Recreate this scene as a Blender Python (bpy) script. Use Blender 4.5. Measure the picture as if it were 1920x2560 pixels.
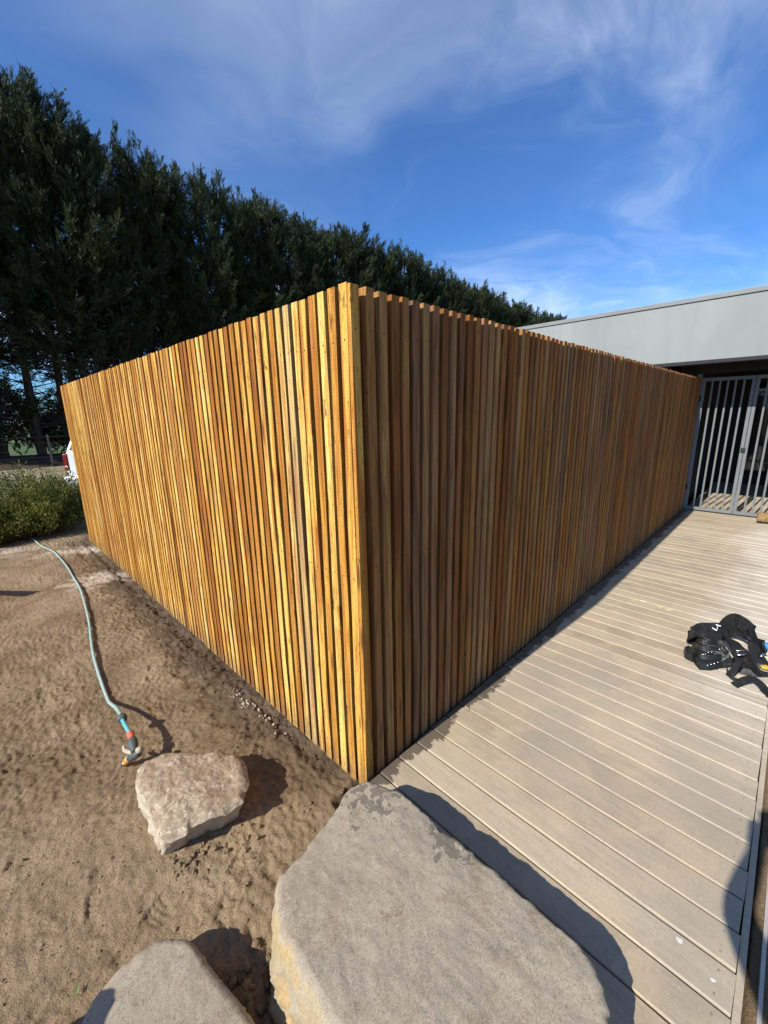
import bpy, bmesh, math, random
import numpy as np
from mathutils import Vector, Matrix, noise as mnoise

# ------------------------------------------------------------------ camera, sky, sun, exposure
S = bpy.context.scene
COL = S.collection
for o in list(bpy.data.objects): bpy.data.objects.remove(o)
CAM = Vector((-1.033, -1.177, 1.65))
AX = Matrix(((0.70269073, 0.17793606, -0.68888642),
             (-0.71124393, 0.14993073, -0.68676986),
             (-0.01891588, 0.9725531, 0.23191088)))
cd = bpy.data.cameras.new('camera'); cam = bpy.data.objects.new('camera', cd); COL.objects.link(cam)
cd.sensor_fit = 'VERTICAL'; cd.sensor_height = 36.0; cd.lens = 36.0 * 1026 / 2560
cd.clip_start = 0.02; cd.clip_end = 3000
cam.matrix_world = Matrix.Translation(CAM) @ AX.to_4x4()
S.camera = cam

SUN = Vector((-1.0, 0.0617, 0.80)).normalized()
ELEV = math.asin(SUN.z)
W = bpy.data.worlds.new('World'); S.world = W; W.use_nodes = True
wn = W.node_tree; wn.nodes.clear()
def wnode(t, **k):
    n = wn.nodes.new(t)
    for a, b in k.items(): setattr(n, a, b)
    return n
def wmath(op, a, b=None, c=None):
    n = wn.nodes.new('ShaderNodeMath'); n.operation = op
    for i, v in enumerate((a, b, c)):
        if v is None: continue
        if isinstance(v, (int, float)): n.inputs[i].default_value = v
        else: wn.links.new(v, n.inputs[i])
    return n.outputs[0]
SKY_STRENGTH = 0.077
sky = wnode('ShaderNodeTexSky', sky_type='NISHITA', sun_disc=False)
sky.sun_elevation = ELEV; sky.sun_rotation = math.atan2(SUN.x, SUN.y)
sky.altitude = 300; sky.air_density = 1.0; sky.dust_density = 0.6; sky.ozone_density = 2.2
# high cirrus: streaked noise on a flat cloud layer overhead (direction / height)
tc = wnode('ShaderNodeTexCoord'); sx = wnode('ShaderNodeSeparateXYZ'); wn.links.new(tc.outputs['Generated'], sx.inputs[0])
zz = wmath('ADD', wmath('MAXIMUM', sx.outputs[2], 0.0), 0.10)
px, py = wmath('DIVIDE', sx.outputs[0], zz), wmath('DIVIDE', sx.outputs[1], zz)
cx = wnode('ShaderNodeCombineXYZ'); wn.links.new(px, cx.inputs[0]); wn.links.new(py, cx.inputs[1])
def wnoise(scale, rot, stretch, detail, rough, dist, off=(0, 0, 0)):
    m = wnode('ShaderNodeMapping'); m.inputs['Rotation'].default_value = (0, 0, rot); m.inputs['Scale'].default_value = stretch
    m.inputs['Location'].default_value = off
    wn.links.new(cx.outputs[0], m.inputs[0])
    n = wnode('ShaderNodeTexNoise'); wn.links.new(m.outputs[0], n.inputs['Vector'])
    n.inputs['Scale'].default_value = scale; n.inputs['Detail'].default_value = detail
    n.inputs['Roughness'].default_value = rough; n.inputs['Distortion'].default_value = dist
    return n.outputs[0]
def wmap(v, a, b):
    n = wnode('ShaderNodeMapRange', interpolation_type='SMOOTHSTEP'); wn.links.new(v, n.inputs[0])
    n.inputs[1].default_value = a; n.inputs[2].default_value = b
    return n.outputs[0]
wv = wnode('ShaderNodeTexNoise'); wn.links.new(cx.outputs[0], wv.inputs['Vector']); wv.inputs['Scale'].default_value = 0.8; wv.inputs['Detail'].default_value = 4
wa = wnode('ShaderNodeVectorMath', operation='MULTIPLY_ADD'); wn.links.new(wv.outputs['Color'], wa.inputs[0]); wa.inputs[1].default_value = (1.5, 1.5, 0); wn.links.new(cx.outputs[0], wa.inputs[2])
cx = wa                                         # curl the streaks
broad = wmap(wnoise(0.40, 0.5, (1, 1, 1), 3, 0.5, 0.2, (12.9, 2.4, 0)), 0.42, 0.72)
wisp = wmap(wnoise(0.95, 0.9, (0.75, 1.25, 1), 8, 0.60, 0.5, (3.0, 1.0, 0)), 0.34, 0.80)
thin = wmap(wnoise(0.8, -0.5, (0.40, 1.9, 1), 7, 0.58, 0.4, (0.3, 2.2, 0)), 0.44, 0.90)
cl = wmath('ADD', wmath('MULTIPLY', broad, wmath('ADD', wmath('MULTIPLY', wisp, 0.85), 0.03)), wmath('MULTIPLY', thin, 0.05))
cl = wmath('MULTIPLY', wmath('MINIMUM', wmath('MULTIPLY', cl, 1.1), 0.8), wmap(sx.outputs[2], 0.0, 0.06))
tint = wnode('ShaderNodeMix', data_type='RGBA', blend_type='MULTIPLY'); tint.inputs[0].default_value = 1.0
wn.links.new(sky.outputs[0], tint.inputs[6]); tint.inputs[7].default_value = (0.52, 1.0, 1.58, 1)     # deep clear blue
cm = wnode('ShaderNodeMix', data_type='RGBA')
wn.links.new(cl, cm.inputs[0]); wn.links.new(tint.outputs[2], cm.inputs[6]); cm.inputs[7].default_value = (10.5, 11.8, 13.2, 1)
bg = wnode('ShaderNodeBackground'); bg.inputs[1].default_value = SKY_STRENGTH
wn.links.new(cm.outputs[2], bg.inputs[0])
wo = wnode('ShaderNodeOutputWorld'); wn.links.new(bg.outputs[0], wo.inputs[0])

sl = bpy.data.lights.new('sun', 'SUN'); sl.energy = 5.0; sl.angle = math.radians(0.53); sl.color = (1.0, 0.94, 0.85)
so = bpy.data.objects.new('sun', sl); COL.objects.link(so)
so.rotation_euler = SUN.to_track_quat('Z', 'Y').to_euler(); so.location = SUN * 60
vs = S.view_settings
vs.view_transform = 'Standard'; vs.look = 'None'; vs.exposure = 0.50; vs.gamma = 1.0; vs.use_curve_mapping = False

S.cycles.max_bounces = 6; S.cycles.diffuse_bounces = 3; S.cycles.glossy_bounces = 2; S.cycles.transmission_bounces = 3
R = random.Random(7)
RS = np.random.RandomState(11)

# ------------------------------------------------------------------ helpers
def mesh_np(name, V, F, mats, smooth=False, mi=None):
    V = np.asarray(V, np.float32); F = np.asarray(F, np.int32); n, k = F.shape
    me = bpy.data.meshes.new(name)
    me.vertices.add(len(V)); me.vertices.foreach_set('co', V.ravel())
    me.loops.add(n * k); me.loops.foreach_set('vertex_index', F.ravel())
    me.polygons.add(n); me.polygons.foreach_set('loop_start', np.arange(0, n * k, k, dtype=np.int32))
    if mi is not None: me.polygons.foreach_set('material_index', np.asarray(mi, np.int32))
    if smooth: me.polygons.foreach_set('use_smooth', np.ones(n, bool))
    for m in (mats if isinstance(mats, (list, tuple)) else [mats]): me.materials.append(m)
    me.update(calc_edges=True); me.validate()
    return me
def link(name, me, parent=None, loc=None, rotz=None):
    o = bpy.data.objects.new(name, me); COL.objects.link(o)
    if parent is not None: o.parent = parent
    if loc is not None: o.location = loc
    if rotz is not None: o.rotation_euler = (0, 0, rotz)
    return o
def tag(o, label=None, cat=None, group=None, kind=None):
    if label: o['label'] = label
    if cat: o['category'] = cat
    if group: o['group'] = group
    if kind: o['kind'] = kind
    return o
def empty(name, loc=(0, 0, 0), rotz=0):
    o = bpy.data.objects.new(name, None); COL.objects.link(o); o.location = loc; o.rotation_euler = (0, 0, rotz)
    o.empty_display_size = 0.1
    return o
def from_bm(name, bm, mat, smooth=False):
    me = bpy.data.meshes.new(name); bm.to_mesh(me); bm.free()
    for m in (mat if isinstance(mat, (list, tuple)) else [mat]): me.materials.append(m)
    if smooth:
        for p in me.polygons: p.use_smooth = True
    return me
def box_me(name, a, b, mat, bevel=0.0, seg=2):
    bm = bmesh.new(); bmesh.ops.create_cube(bm, size=1.0)
    for v in bm.verts:
        v.co = Vector([(a[i] + b[i]) / 2 + v.co[i] * (b[i] - a[i]) for i in range(3)])
    if bevel: bmesh.ops.bevel(bm, geom=list(bm.edges), offset=bevel, segments=seg, affect='EDGES', profile=0.5)
    return from_bm(name, bm, mat)
def box(name, a, b, mat, parent=None, bevel=0.0, seg=2):
    return link(name, box_me(name, a, b, mat, bevel, seg), parent)
def prism_me(name, prof, y0, y1, mat, bevel=0.0, inset=0.0, seg=2):
    """side profile (x,z) extruded along y; inset narrows the higher points"""
    bm = bmesh.new(); zmin = min(p[1] for p in prof); zmax = max(p[1] for p in prof)
    def yy(y, z):
        s = inset * (z - zmin) / max(zmax - zmin, 1e-6); return y - s if y > 0 else y + s
    A = [bm.verts.new((x, yy(y0, z), z)) for x, z in prof]; B = [bm.verts.new((x, yy(y1, z), z)) for x, z in prof]
    bm.faces.new(A); bm.faces.new(B[::-1])
    n = len(prof)
    for i in range(n): bm.faces.new((A[i], B[i], B[(i + 1) % n], A[(i + 1) % n]))
    bmesh.ops.recalc_face_normals(bm, faces=list(bm.faces))
    if bevel: bmesh.ops.bevel(bm, geom=list(bm.edges), offset=bevel, segments=seg, affect='EDGES', profile=0.5)
    return from_bm(name, bm, mat)
def tube_vf(pts, rad, sides=6, cap=True):
    P = [Vector(p) for p in pts]; n = len(P); V = []; F = []
    if not hasattr(rad, '__len__'): rad = [rad] * n
    ref = None
    for i in range(n):
        t = (P[min(i + 1, n - 1)] - P[max(i - 1, 0)]).normalized()
        if ref is None:
            ref = t.orthogonal().normalized()
        ref = (ref - t * ref.dot(t))
        ref = ref.normalized() if ref.length > 1e-6 else t.orthogonal().normalized()
        b = t.cross(ref)
        for k in range(sides):
            a = 2 * math.pi * k / sides
            V.append(P[i] + (ref * math.cos(a) + b * math.sin(a)) * rad[i])
    for i in range(n - 1):
        for k in range(sides):
            k2 = (k + 1) % sides
            F.append((i * sides + k, i * sides + k2, (i + 1) * sides + k2, (i + 1) * sides + k))
    if cap:
        for base, c in ((0, P[0]), ((n - 1) * sides, P[-1])):
            ci = len(V); V.append(c)
            for k in range(sides):
                k2 = (k + 1) % sides
                q = (base + k, base + k2) if base else (base + k2, base + k)
                F.append((q[0], q[1], ci, ci))
    return V, F
def poly_me(name, V, F, mat, smooth=True):
    me = bpy.data.meshes.new(name)
    G = []
    for f in F:
        g = []
        for i in f:
            if i not in g: g.append(i)
        if len(g) > 2: G.append(g)
    me.from_pydata([tuple(v) for v in V], [], G)
    for m in (mat if isinstance(mat, (list, tuple)) else [mat]): me.materials.append(m)
    if smooth:
        for p in me.polygons: p.use_smooth = True
    me.update()
    return me
def tube(name, pts, rad, mat, parent=None, sides=10):
    V, F = tube_vf(pts, rad, sides); return link(name, poly_me(name, V, F, mat), parent)
def spline(pts, n):
    P = [Vector(p) for p in pts]; P = [2 * P[0] - P[1]] + P + [2 * P[-1] - P[-2]]; out = []
    m = len(P) - 3
    for j in range(n):
        u = j / (n - 1) * m; i = min(int(u), m - 1); t = u - i
        a, b, c, d = P[i:i + 4]
        out.append(0.5 * ((2 * b) + (c - a) * t + (2 * a - 5 * b + 4 * c - d) * t * t + (3 * b - a - 3 * c + d) * t ** 3))
    return out
def ribbon(name, pts, wdir, width, thick, mat, parent=None, n=16, wid2=None):
    """strap: thick band that follows pts; wdir is the direction across the band"""
    P = spline(pts, n); V = []; F = []
    wd = [Vector(w).normalized() for w in (wdir if hasattr(wdir[0], '__len__') else [wdir, wdir])]
    for i, p in enumerate(P):
        t = (P[min(i + 1, n - 1)] - P[max(i - 1, 0)]).normalized()
        u = i / (n - 1) * (len(wd) - 1); j = min(int(u), len(wd) - 2)
        w = wd[j].lerp(wd[j + 1], u - j); w = (w - t * w.dot(t)).normalized(); nn = t.cross(w)
        ww = width if wid2 is None else width + (wid2 - width) * i / (n - 1)
        for a, b in ((-1, -1), (1, -1), (1, 1), (-1, 1)):
            V.append(p + w * a * ww / 2 + nn * b * thick / 2)
    for i in range(n - 1):
        for k in range(4):
            k2 = (k + 1) % 4; F.append((i * 4 + k, i * 4 + k2, i * 4 + 4 + k2, i * 4 + 4 + k))
    F.append((0, 3, 2, 1)); F.append((n * 4 - 4, n * 4 - 3, n * 4 - 2, n * 4 - 1))
    return link(name, poly_me(name, V, F, mat, False), parent)
def lathe_me(name, prof, mat, axis_from, axis_to, sides=14):
    """profile (t along axis 0..1, radius)"""
    a, b = Vector(axis_from), Vector(axis_to)
    V, F = tube_vf([a.lerp(b, t) for t, r in prof], [r for t, r in prof], sides)
    return poly_me(name, V, F, mat)

# numpy gradient noise
_perm = np.random.RandomState(3).permutation(256); _perm = np.concatenate([_perm, _perm, _perm])
_ga = np.random.RandomState(5).rand(256) * 2 * np.pi; _gx, _gy = np.cos(_ga), np.sin(_ga)
def pn(x, y, s=0):
    xi = np.floor(x).astype(int); yi = np.floor(y).astype(int); xf = x - xi; yf = y - yi
    u = xf * xf * xf * (xf * (xf * 6 - 15) + 10); v = yf * yf * yf * (yf * (yf * 6 - 15) + 10)
    def g(ix, iy, dx, dy):
        h = _perm[(_perm[(ix + s * 17) & 255] + iy + s * 31) & 255]; return _gx[h] * dx + _gy[h] * dy
    n00 = g(xi, yi, xf, yf); n10 = g(xi + 1, yi, xf - 1, yf); n01 = g(xi, yi + 1, xf, yf - 1); n11 = g(xi + 1, yi + 1, xf - 1, yf - 1)
    return ((n00 * (1 - u) + n10 * u) * (1 - v) + (n01 * (1 - u) + n11 * u) * v) * 1.5
def fbm(x, y, o=4, s=0):
    r = 0; a = 1.0; f = 1.0
    for i in range(o): r = r + a * pn(x * f, y * f, s + i); a *= 0.5; f *= 2.03
    return r
def sstep(a, b, x):
    t = np.clip((x - a) / (b - a), 0, 1); return t * t * (3 - 2 * t)

# ------------------------------------------------------------------ materials
class NT:
    def __init__(s, name, rough=0.6, spec=0.3):
        s.m = bpy.data.materials.new(name); s.m.use_nodes = True; s.t = s.m.node_tree
        s.b = s.t.nodes['Principled BSDF']; s.b.inputs['Roughness'].default_value = rough
        s.b.inputs['Specular IOR Level'].default_value = spec
    def n(s, t, **k):
        n = s.t.nodes.new(t)
        for a, b in k.items(): setattr(n, a, b)
        return n
    def set(s, sock, v):
        if v is None: return
        if isinstance(v, bpy.types.NodeSocket): s.t.links.new(v, sock)
        else:
            if hasattr(sock.default_value, '__len__') and hasattr(v, '__len__') and len(v) == 3 and len(sock.default_value) == 4: v = (*v, 1)
            sock.default_value = v
    def math(s, op, a, b=None, c=None, clamp=False):
        n = s.n('ShaderNodeMath', operation=op, use_clamp=clamp)
        for i, v in enumerate((a, b, c)): s.set(n.inputs[i], v)
        return n.outputs[0]
    def vmath(s, op, a, b=None):
        n = s.n('ShaderNodeVectorMath', operation=op); s.set(n.inputs[0], a)
        if b is not None: s.set(n.inputs[3] if op == 'SCALE' else n.inputs[1], b)
        return n.outputs['Value'] if op in ('LENGTH', 'DISTANCE', 'DOT_PRODUCT') else n.outputs[0]
    def noise(s, vec, scale, detail=4, rough=0.5, dist=0.0):
        n = s.n('ShaderNodeTexNoise'); s.set(n.inputs['Vector'], vec)
        for k, v in (('Scale', scale), ('Detail', detail), ('Roughness', rough), ('Distortion', dist)): n.inputs[k].default_value = v
        return n.outputs[0]
    def vor(s, vec, scale, feature='F1', out=0, rand=1.0):
        n = s.n('ShaderNodeTexVoronoi', feature=feature); s.set(n.inputs['Vector'], vec)
        n.inputs['Scale'].default_value = scale; n.inputs['Randomness'].default_value = rand; return n.outputs[out]
    def mapping(s, vec, scale=(1, 1, 1), loc=(0, 0, 0), rot=(0, 0, 0)):
        n = s.n('ShaderNodeMapping'); s.set(n.inputs[0], vec)
        n.inputs['Scale'].default_value = scale; n.inputs['Location'].default_value = loc; n.inputs['Rotation'].default_value = rot
        return n.outputs[0]
    def mr(s, v, a, b, c=0.0, d=1.0, smooth=True):
        n = s.n('ShaderNodeMapRange', interpolation_type='SMOOTHSTEP' if smooth else 'LINEAR'); s.set(n.inputs[0], v)
        for i, x in enumerate((a, b, c, d)): n.inputs[i + 1].default_value = x
        return n.outputs[0]
    def mix(s, f, a, b, blend='MIX'):
        n = s.n('ShaderNodeMix', data_type='RGBA', blend_type=blend)
        s.set(n.inputs[0], f); s.set(n.inputs[6], a); s.set(n.inputs[7], b); return n.outputs[2]
    def ramp(s, f, stops):
        n = s.n('ShaderNodeValToRGB'); s.set(n.inputs[0], f); e = n.color_ramp.elements
        while len(e) < len(stops): e.new(0.5)
        for i, (p, c) in enumerate(stops): e[i].position = p; e[i].color = (*c, 1)
        return n.outputs[0]
    def obj(s): return s.n('ShaderNodeTexCoord').outputs['Object']
    def pos(s): return s.n('ShaderNodeNewGeometry').outputs['Position']
    def normal(s): return s.n('ShaderNodeNewGeometry').outputs['Normal']
    def sep(s, v):
        n = s.n('ShaderNodeSeparateXYZ'); s.set(n.inputs[0], v); return n.outputs
    def comb(s, x, y, z):
        n = s.n('ShaderNodeCombineXYZ')
        for i, v in enumerate((x, y, z)): s.set(n.inputs[i], v)
        return n.outputs[0]
    def rnd(s): return s.n('ShaderNodeObjectInfo').outputs['Random']
    def ocol(s): return s.sepc(s.n('ShaderNodeObjectInfo').outputs['Color'])
    def sepc(s, c):
        n = s.n('ShaderNodeSeparateColor'); s.set(n.inputs[0], c); return n.outputs
    def bump(s, h, strength=0.5, dist=0.01, prev=None):
        n = s.n('ShaderNodeBump'); n.inputs['Strength'].default_value = strength; n.inputs['Distance'].default_value = dist
        s.set(n.inputs['Height'], h)
        if prev is not None: s.set(n.inputs['Normal'], prev)
        return n.outputs[0]
    def out(s, col=None, rough=None, nor=None, metal=None):
        if col is not None: s.set(s.b.inputs['Base Color'], col)
        if rough is not None: s.set(s.b.inputs['Roughness'], rough)
        if nor is not None: s.set(s.b.inputs['Normal'], nor)
        if metal is not None: s.b.inputs['Metallic'].default_value = metal
        return s.m
def plain(name, col, rough=0.5, metal=0.0, var=0.12, scale=14, bump=0.1):
    t = NT(name, rough); p = t.obj(); n = t.noise(p, scale, 5, 0.6)
    c = t.mix(t.mr(n, 0.3, 0.75), [x * (1 - var) for x in col], [min(1, x * (1 + var)) for x in col])
    return t.out(c, t.mr(n, 0.2, 0.8, rough - 0.07, rough + 0.07), t.bump(t.noise(p, scale * 9, 3), bump, 0.002), metal)

def m_slat():
    t = NT('oiled_hardwood', 0.75, 0.12); oc = t.ocol()
    p = t.vmath('ADD', t.obj(), t.vmath('SCALE', t.comb(oc[1], oc[1], oc[1]), 37.0))
    low = t.noise(t.mapping(p, (6, 6, 1.1)), 1.0, 3, 0.5, 0.3)
    g1 = t.noise(t.mapping(p, (55, 55, 2.2)), 1.0, 5, 0.6, 0.6)
    g2 = t.noise(t.mapping(p, (210, 210, 7)), 1.0, 4, 0.65, 0.2)
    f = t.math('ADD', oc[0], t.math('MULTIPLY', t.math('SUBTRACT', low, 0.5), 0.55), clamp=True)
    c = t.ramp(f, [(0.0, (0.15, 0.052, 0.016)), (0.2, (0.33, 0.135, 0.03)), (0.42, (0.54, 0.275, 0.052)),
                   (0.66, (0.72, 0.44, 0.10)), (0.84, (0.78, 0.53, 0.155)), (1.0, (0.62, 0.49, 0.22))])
    c = t.mix(t.mr(g1, 0.36, 0.60, 0.75, 0.0), c, t.mix(1.0, c, (0.52, 0.34, 0.2), 'MULTIPLY'))
    c = t.mix(t.mr(g2, 0.32, 0.58, 0.65, 0.0), c, t.mix(1.0, c, (0.6, 0.48, 0.36), 'MULTIPLY'))
    gum = t.noise(t.mapping(p, (30, 30, 4.5), (5, 5, 5)), 1.0, 5, 0.65, 1.8)          # gum veins and weeps
    c = t.mix(t.mr(gum, 0.585, 0.67, 0.0, 0.85), c, (0.11, 0.035, 0.018))
    red = t.noise(t.mapping(p, (14, 14, 1.5), (11, 2, 5)), 1.0, 3, 0.5, 0.8)
    c = t.mix(t.mr(red, 0.50, 0.64, 0.0, 0.75), c, (0.34, 0.115, 0.026))
    spk = t.noise(t.mapping(p, (130, 130, 45), (2, 7, 1)), 1.0, 4, 0.7, 0.5); c = t.mix(t.mr(spk, 0.56, 0.68, 0, 0.8), c, (0.15, 0.07, 0.028))
    kn = t.n('ShaderNodeTexVoronoi'); t.set(kn.inputs['Vector'], t.mapping(p, (24, 24, 3.4), (1, 6, 2))); kn.inputs['Scale'].default_value = 1.0
    kq = t.math('GREATER_THAN', t.sepc(kn.outputs['Color'])[0], 0.66)
    c = t.mix(t.math('MULTIPLY', t.mr(kn.outputs['Distance'], 0.30, 0.10, 0, 0.85), kq), c, (0.10, 0.042, 0.02))
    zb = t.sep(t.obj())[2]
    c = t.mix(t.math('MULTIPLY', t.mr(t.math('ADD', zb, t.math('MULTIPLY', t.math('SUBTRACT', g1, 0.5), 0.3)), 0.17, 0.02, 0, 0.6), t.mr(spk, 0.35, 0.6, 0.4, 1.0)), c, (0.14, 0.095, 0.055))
    c = t.mix(oc[2], c, t.mix(t.mr(g1, 0.3, 0.7), (0.12, 0.105, 0.07), (0.36, 0.31, 0.21)))    # greyed, bark-edged pieces
    ob = t.sep(t.obj())
    saw = t.n('ShaderNodeTexWave', wave_type='BANDS', bands_direction='Z'); t.set(saw.inputs['Vector'], p)
    saw.inputs['Scale'].default_value = 22; saw.inputs['Distortion'].default_value = 5; saw.inputs['Detail'].default_value = 3
    zf = t.math('ABSOLUTE', t.math('SUBTRACT', t.math('FRACT', t.math('DIVIDE', t.math('SUBTRACT', ob[2], 0.10), 0.925)), 0.02))
    nail = t.math('LESS_THAN', t.vmath('LENGTH', t.comb(t.math('MULTIPLY', zf, 0.925), ob[0], 0.0)), 0.0036)
    c = t.mix(nail, c, (0.06, 0.03, 0.02))
    nor = t.bump(g1, 0.35, 0.004); nor = t.bump(g2, 0.35, 0.002, nor); nor = t.bump(saw.outputs[1], 0.16, 0.002, nor)
    return t.out(c, t.mr(g1, 0.2, 0.8, 0.65, 0.85), nor)
def m_deck():
    t = NT('weathered_decking', 0.62, 0.3); wp = t.pos(); oc = t.ocol(); ws = t.sep(wp)
    p = t.vmath('ADD', t.obj(), t.vmath('SCALE', t.comb(oc[1], oc[1], oc[1]), 23.0))
    g = t.noise(t.mapping(p, (34, 2.0, 10)), 1.0, 6, 0.62, 0.5)
    gf = t.noise(t.mapping(p, (190, 9, 60)), 1.0, 4, 0.65)
    blot = t.noise(wp, 5.5, 6, 0.62, 0.6); blot2 = t.noise(t.mapping(wp, (1, 1, 1), (4, 7, 1)), 1.7, 5, 0.6, 0.3)
    base = t.mix(oc[0], (0.365, 0.30, 0.21), (0.48, 0.405, 0.295))
    c = t.mix(t.mr(g, 0.3, 0.7, 0.45, 0.0), base, t.mix(1.0, base, (0.78, 0.72, 0.66), 'MULTIPLY'))
    c = t.mix(t.mr(gf, 0.3, 0.6, 0.5, 0.0), c, t.mix(1.0, c, (0.62, 0.58, 0.54), 'MULTIPLY'))
    sc = t.noise(t.mapping(wp, (70, 70, 1), (1, 1, 0), (0, 0, 0.6)), 1.0, 4, 0.7, 2.0)
    c = t.mix(t.mr(sc, 0.58, 0.70, 0.0, 0.6), c, (0.19, 0.155, 0.115))
    c = t.mix(t.mr(blot, 0.42, 0.66, 0.0, 0.6), c, (0.45, 0.35, 0.235))          # dried mud
    c = t.mix(t.mr(blot2, 0.46, 0.68, 0.0, 0.6), c, (0.285, 0.25, 0.195))           # greyed wear
    worn = t.math('MULTIPLY', t.mr(t.math('ADD', ws[1], t.math('MULTIPLY', t.math('SUBTRACT', blot2, 0.5), 0.9)), -0.75, -1.2), t.mr(ws[0], 1.0, 2.4))
    c = t.mix(t.math('MULTIPLY', worn, t.mr(g, 0.35, 0.6, 0.25, 0.75)), c, (0.60, 0.56, 0.48))    # bleached outer edge
    gr_ = t.noise(wp, 95, 4, 0.7); c = t.mix(t.mr(gr_, 0.52, 0.7, 0, 0.4), c, (0.20, 0.165, 0.12)); c = t.mix(t.mr(gr_, 0.42, 0.3, 0, 0.3), c, (0.56, 0.50, 0.41))
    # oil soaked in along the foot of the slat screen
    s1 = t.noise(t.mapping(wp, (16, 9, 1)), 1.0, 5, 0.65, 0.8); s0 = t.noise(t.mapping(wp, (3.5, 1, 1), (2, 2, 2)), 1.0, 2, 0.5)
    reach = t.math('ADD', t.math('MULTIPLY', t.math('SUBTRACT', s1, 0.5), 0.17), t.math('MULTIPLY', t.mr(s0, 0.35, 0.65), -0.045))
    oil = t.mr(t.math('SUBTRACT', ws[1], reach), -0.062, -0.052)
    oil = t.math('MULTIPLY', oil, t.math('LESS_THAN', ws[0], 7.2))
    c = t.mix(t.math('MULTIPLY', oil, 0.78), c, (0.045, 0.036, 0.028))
    warp = t.vmath('ADD', wp, t.vmath('SCALE', t.comb(t.math('SUBTRACT', t.noise(wp, 40, 2), 0.5), t.math('SUBTRACT', t.noise(t.mapping(wp, (1, 1, 1), (9, 3, 2)), 40, 2), 0.5), 0.0), 0.03))
    for q, r, cc in (((2.90, -.368, 0), .028, (.55, .40, .22)), ((2.93, -.434, 0), .03, (.62, .48, .28)), ((2.905, -.562, 0), .032, (.62, .45, .24)),
                     ((2.895, -.629, 0), .034, (.60, .52, .26)), ((0.29, -1.155, 0), .008, (.62, .61, .57)), ((0.245, -1.244, 0), .008, (.66, .66, .62)), ((1.45, -.62, 0), .007, (.6, .6, .56))):
        c = t.mix(t.mr(t.vmath('DISTANCE', warp, q), r, r * 0.5, 0.0, 0.85), c, cc)
    lo = t.sep(t.obj())
    screw = None
    for yy in (-1.235,):
        d = t.vmath('LENGTH', t.comb(t.math('SUBTRACT', t.math('ABSOLUTE', lo[0]), 0.036), t.math('SUBTRACT', lo[1], yy), 0.0))
        h = t.math('LESS_THAN', d, 0.0036); screw = h if screw is None else t.math('MAXIMUM', screw, h)
    c = t.mix(t.math('MULTIPLY', screw, 0.5), c, (0.05, 0.04, 0.035))
    nor = t.bump(g, 0.22, 0.003); nor = t.bump(gf, 0.2, 0.0015, nor)
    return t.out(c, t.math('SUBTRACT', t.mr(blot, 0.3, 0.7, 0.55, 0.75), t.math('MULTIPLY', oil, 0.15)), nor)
def m_dirt():
    t = NT('dry_sandy_soil', 0.95, 0.1); p = t.pos(); s = t.sep(p)
    a = t.noise(p, 1.1, 6, 0.6, 0.4); b = t.noise(p, 7, 6, 0.65, 0.6); f = t.noise(p, 60, 5, 0.7); f2 = t.noise(p, 230, 3, 0.6)
    c = t.mix(t.mr(a, 0.38, 0.64), (0.185, 0.128, 0.072), (0.305, 0.225, 0.138)); big = t.noise(t.mapping(p, (1, 1, 1), (8, 3, 0)), 2.6, 7, 0.7, 1.2); c = t.mix(t.mr(big, 0.5, 0.66, 0, 0.6), c, (0.33, 0.25, 0.165)); c = t.mix(t.mr(big, 0.45, 0.33, 0, 0.65), c, (0.115, 0.08, 0.047))
    c = t.mix(t.mr(b, 0.42, 0.72, 0.0, 0.55), c, (0.160, 0.112, 0.066))
    c = t.mix(t.mr(f, 0.52, 0.75, 0.0, 0.5), c, (0.35, 0.265, 0.17))
    c = t.mix(t.mr(f2, 0.33, 0.50, 0.75, 0.0), c, (0.095, 0.066, 0.04)); f3 = t.noise(t.mapping(p, (28, 20, 20), (3, 1, 2)), 1.0, 5, 0.7, 1.5); c = t.mix(t.mr(f3, 0.56, 0.66, 0, 0.7), c, (0.095, 0.066, 0.04))
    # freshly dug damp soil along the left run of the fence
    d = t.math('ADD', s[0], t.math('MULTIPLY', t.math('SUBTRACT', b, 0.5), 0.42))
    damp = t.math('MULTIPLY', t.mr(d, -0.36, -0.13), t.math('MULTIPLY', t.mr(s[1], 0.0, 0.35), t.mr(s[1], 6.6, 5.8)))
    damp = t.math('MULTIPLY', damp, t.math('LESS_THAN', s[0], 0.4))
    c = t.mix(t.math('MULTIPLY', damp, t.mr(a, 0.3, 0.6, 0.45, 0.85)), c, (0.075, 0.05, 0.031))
    # pale lime smear dragged out of a post hole
    for q, r in (((-0.24, 4.15, -0.09), 0.42), ((-0.1, 5.6, -0.09), 0.5), ((-1.25, 6.3, -.09), 0.7)):
        dd = t.vmath('LENGTH', t.vmath('MULTIPLY', t.vmath('SUBTRACT', p, q), (0.8, 1.5, 1)))
        c = t.mix(t.math('MULTIPLY', t.mr(t.math('ADD', dd, t.math('MULTIPLY', t.math('SUBTRACT', b, 0.5), 1.3)), r, 0.05), 0.75), c, (0.50, 0.42, 0.33))
    nor = t.bump(b, 0.12, 0.02); nor = t.bump(f3, 0.5, 0.008, nor); nor = t.bump(f, 0.9, 0.008, nor); nor = t.bump(f2, 0.8, 0.004, nor)
    return t.out(c, 0.95, nor)
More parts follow.
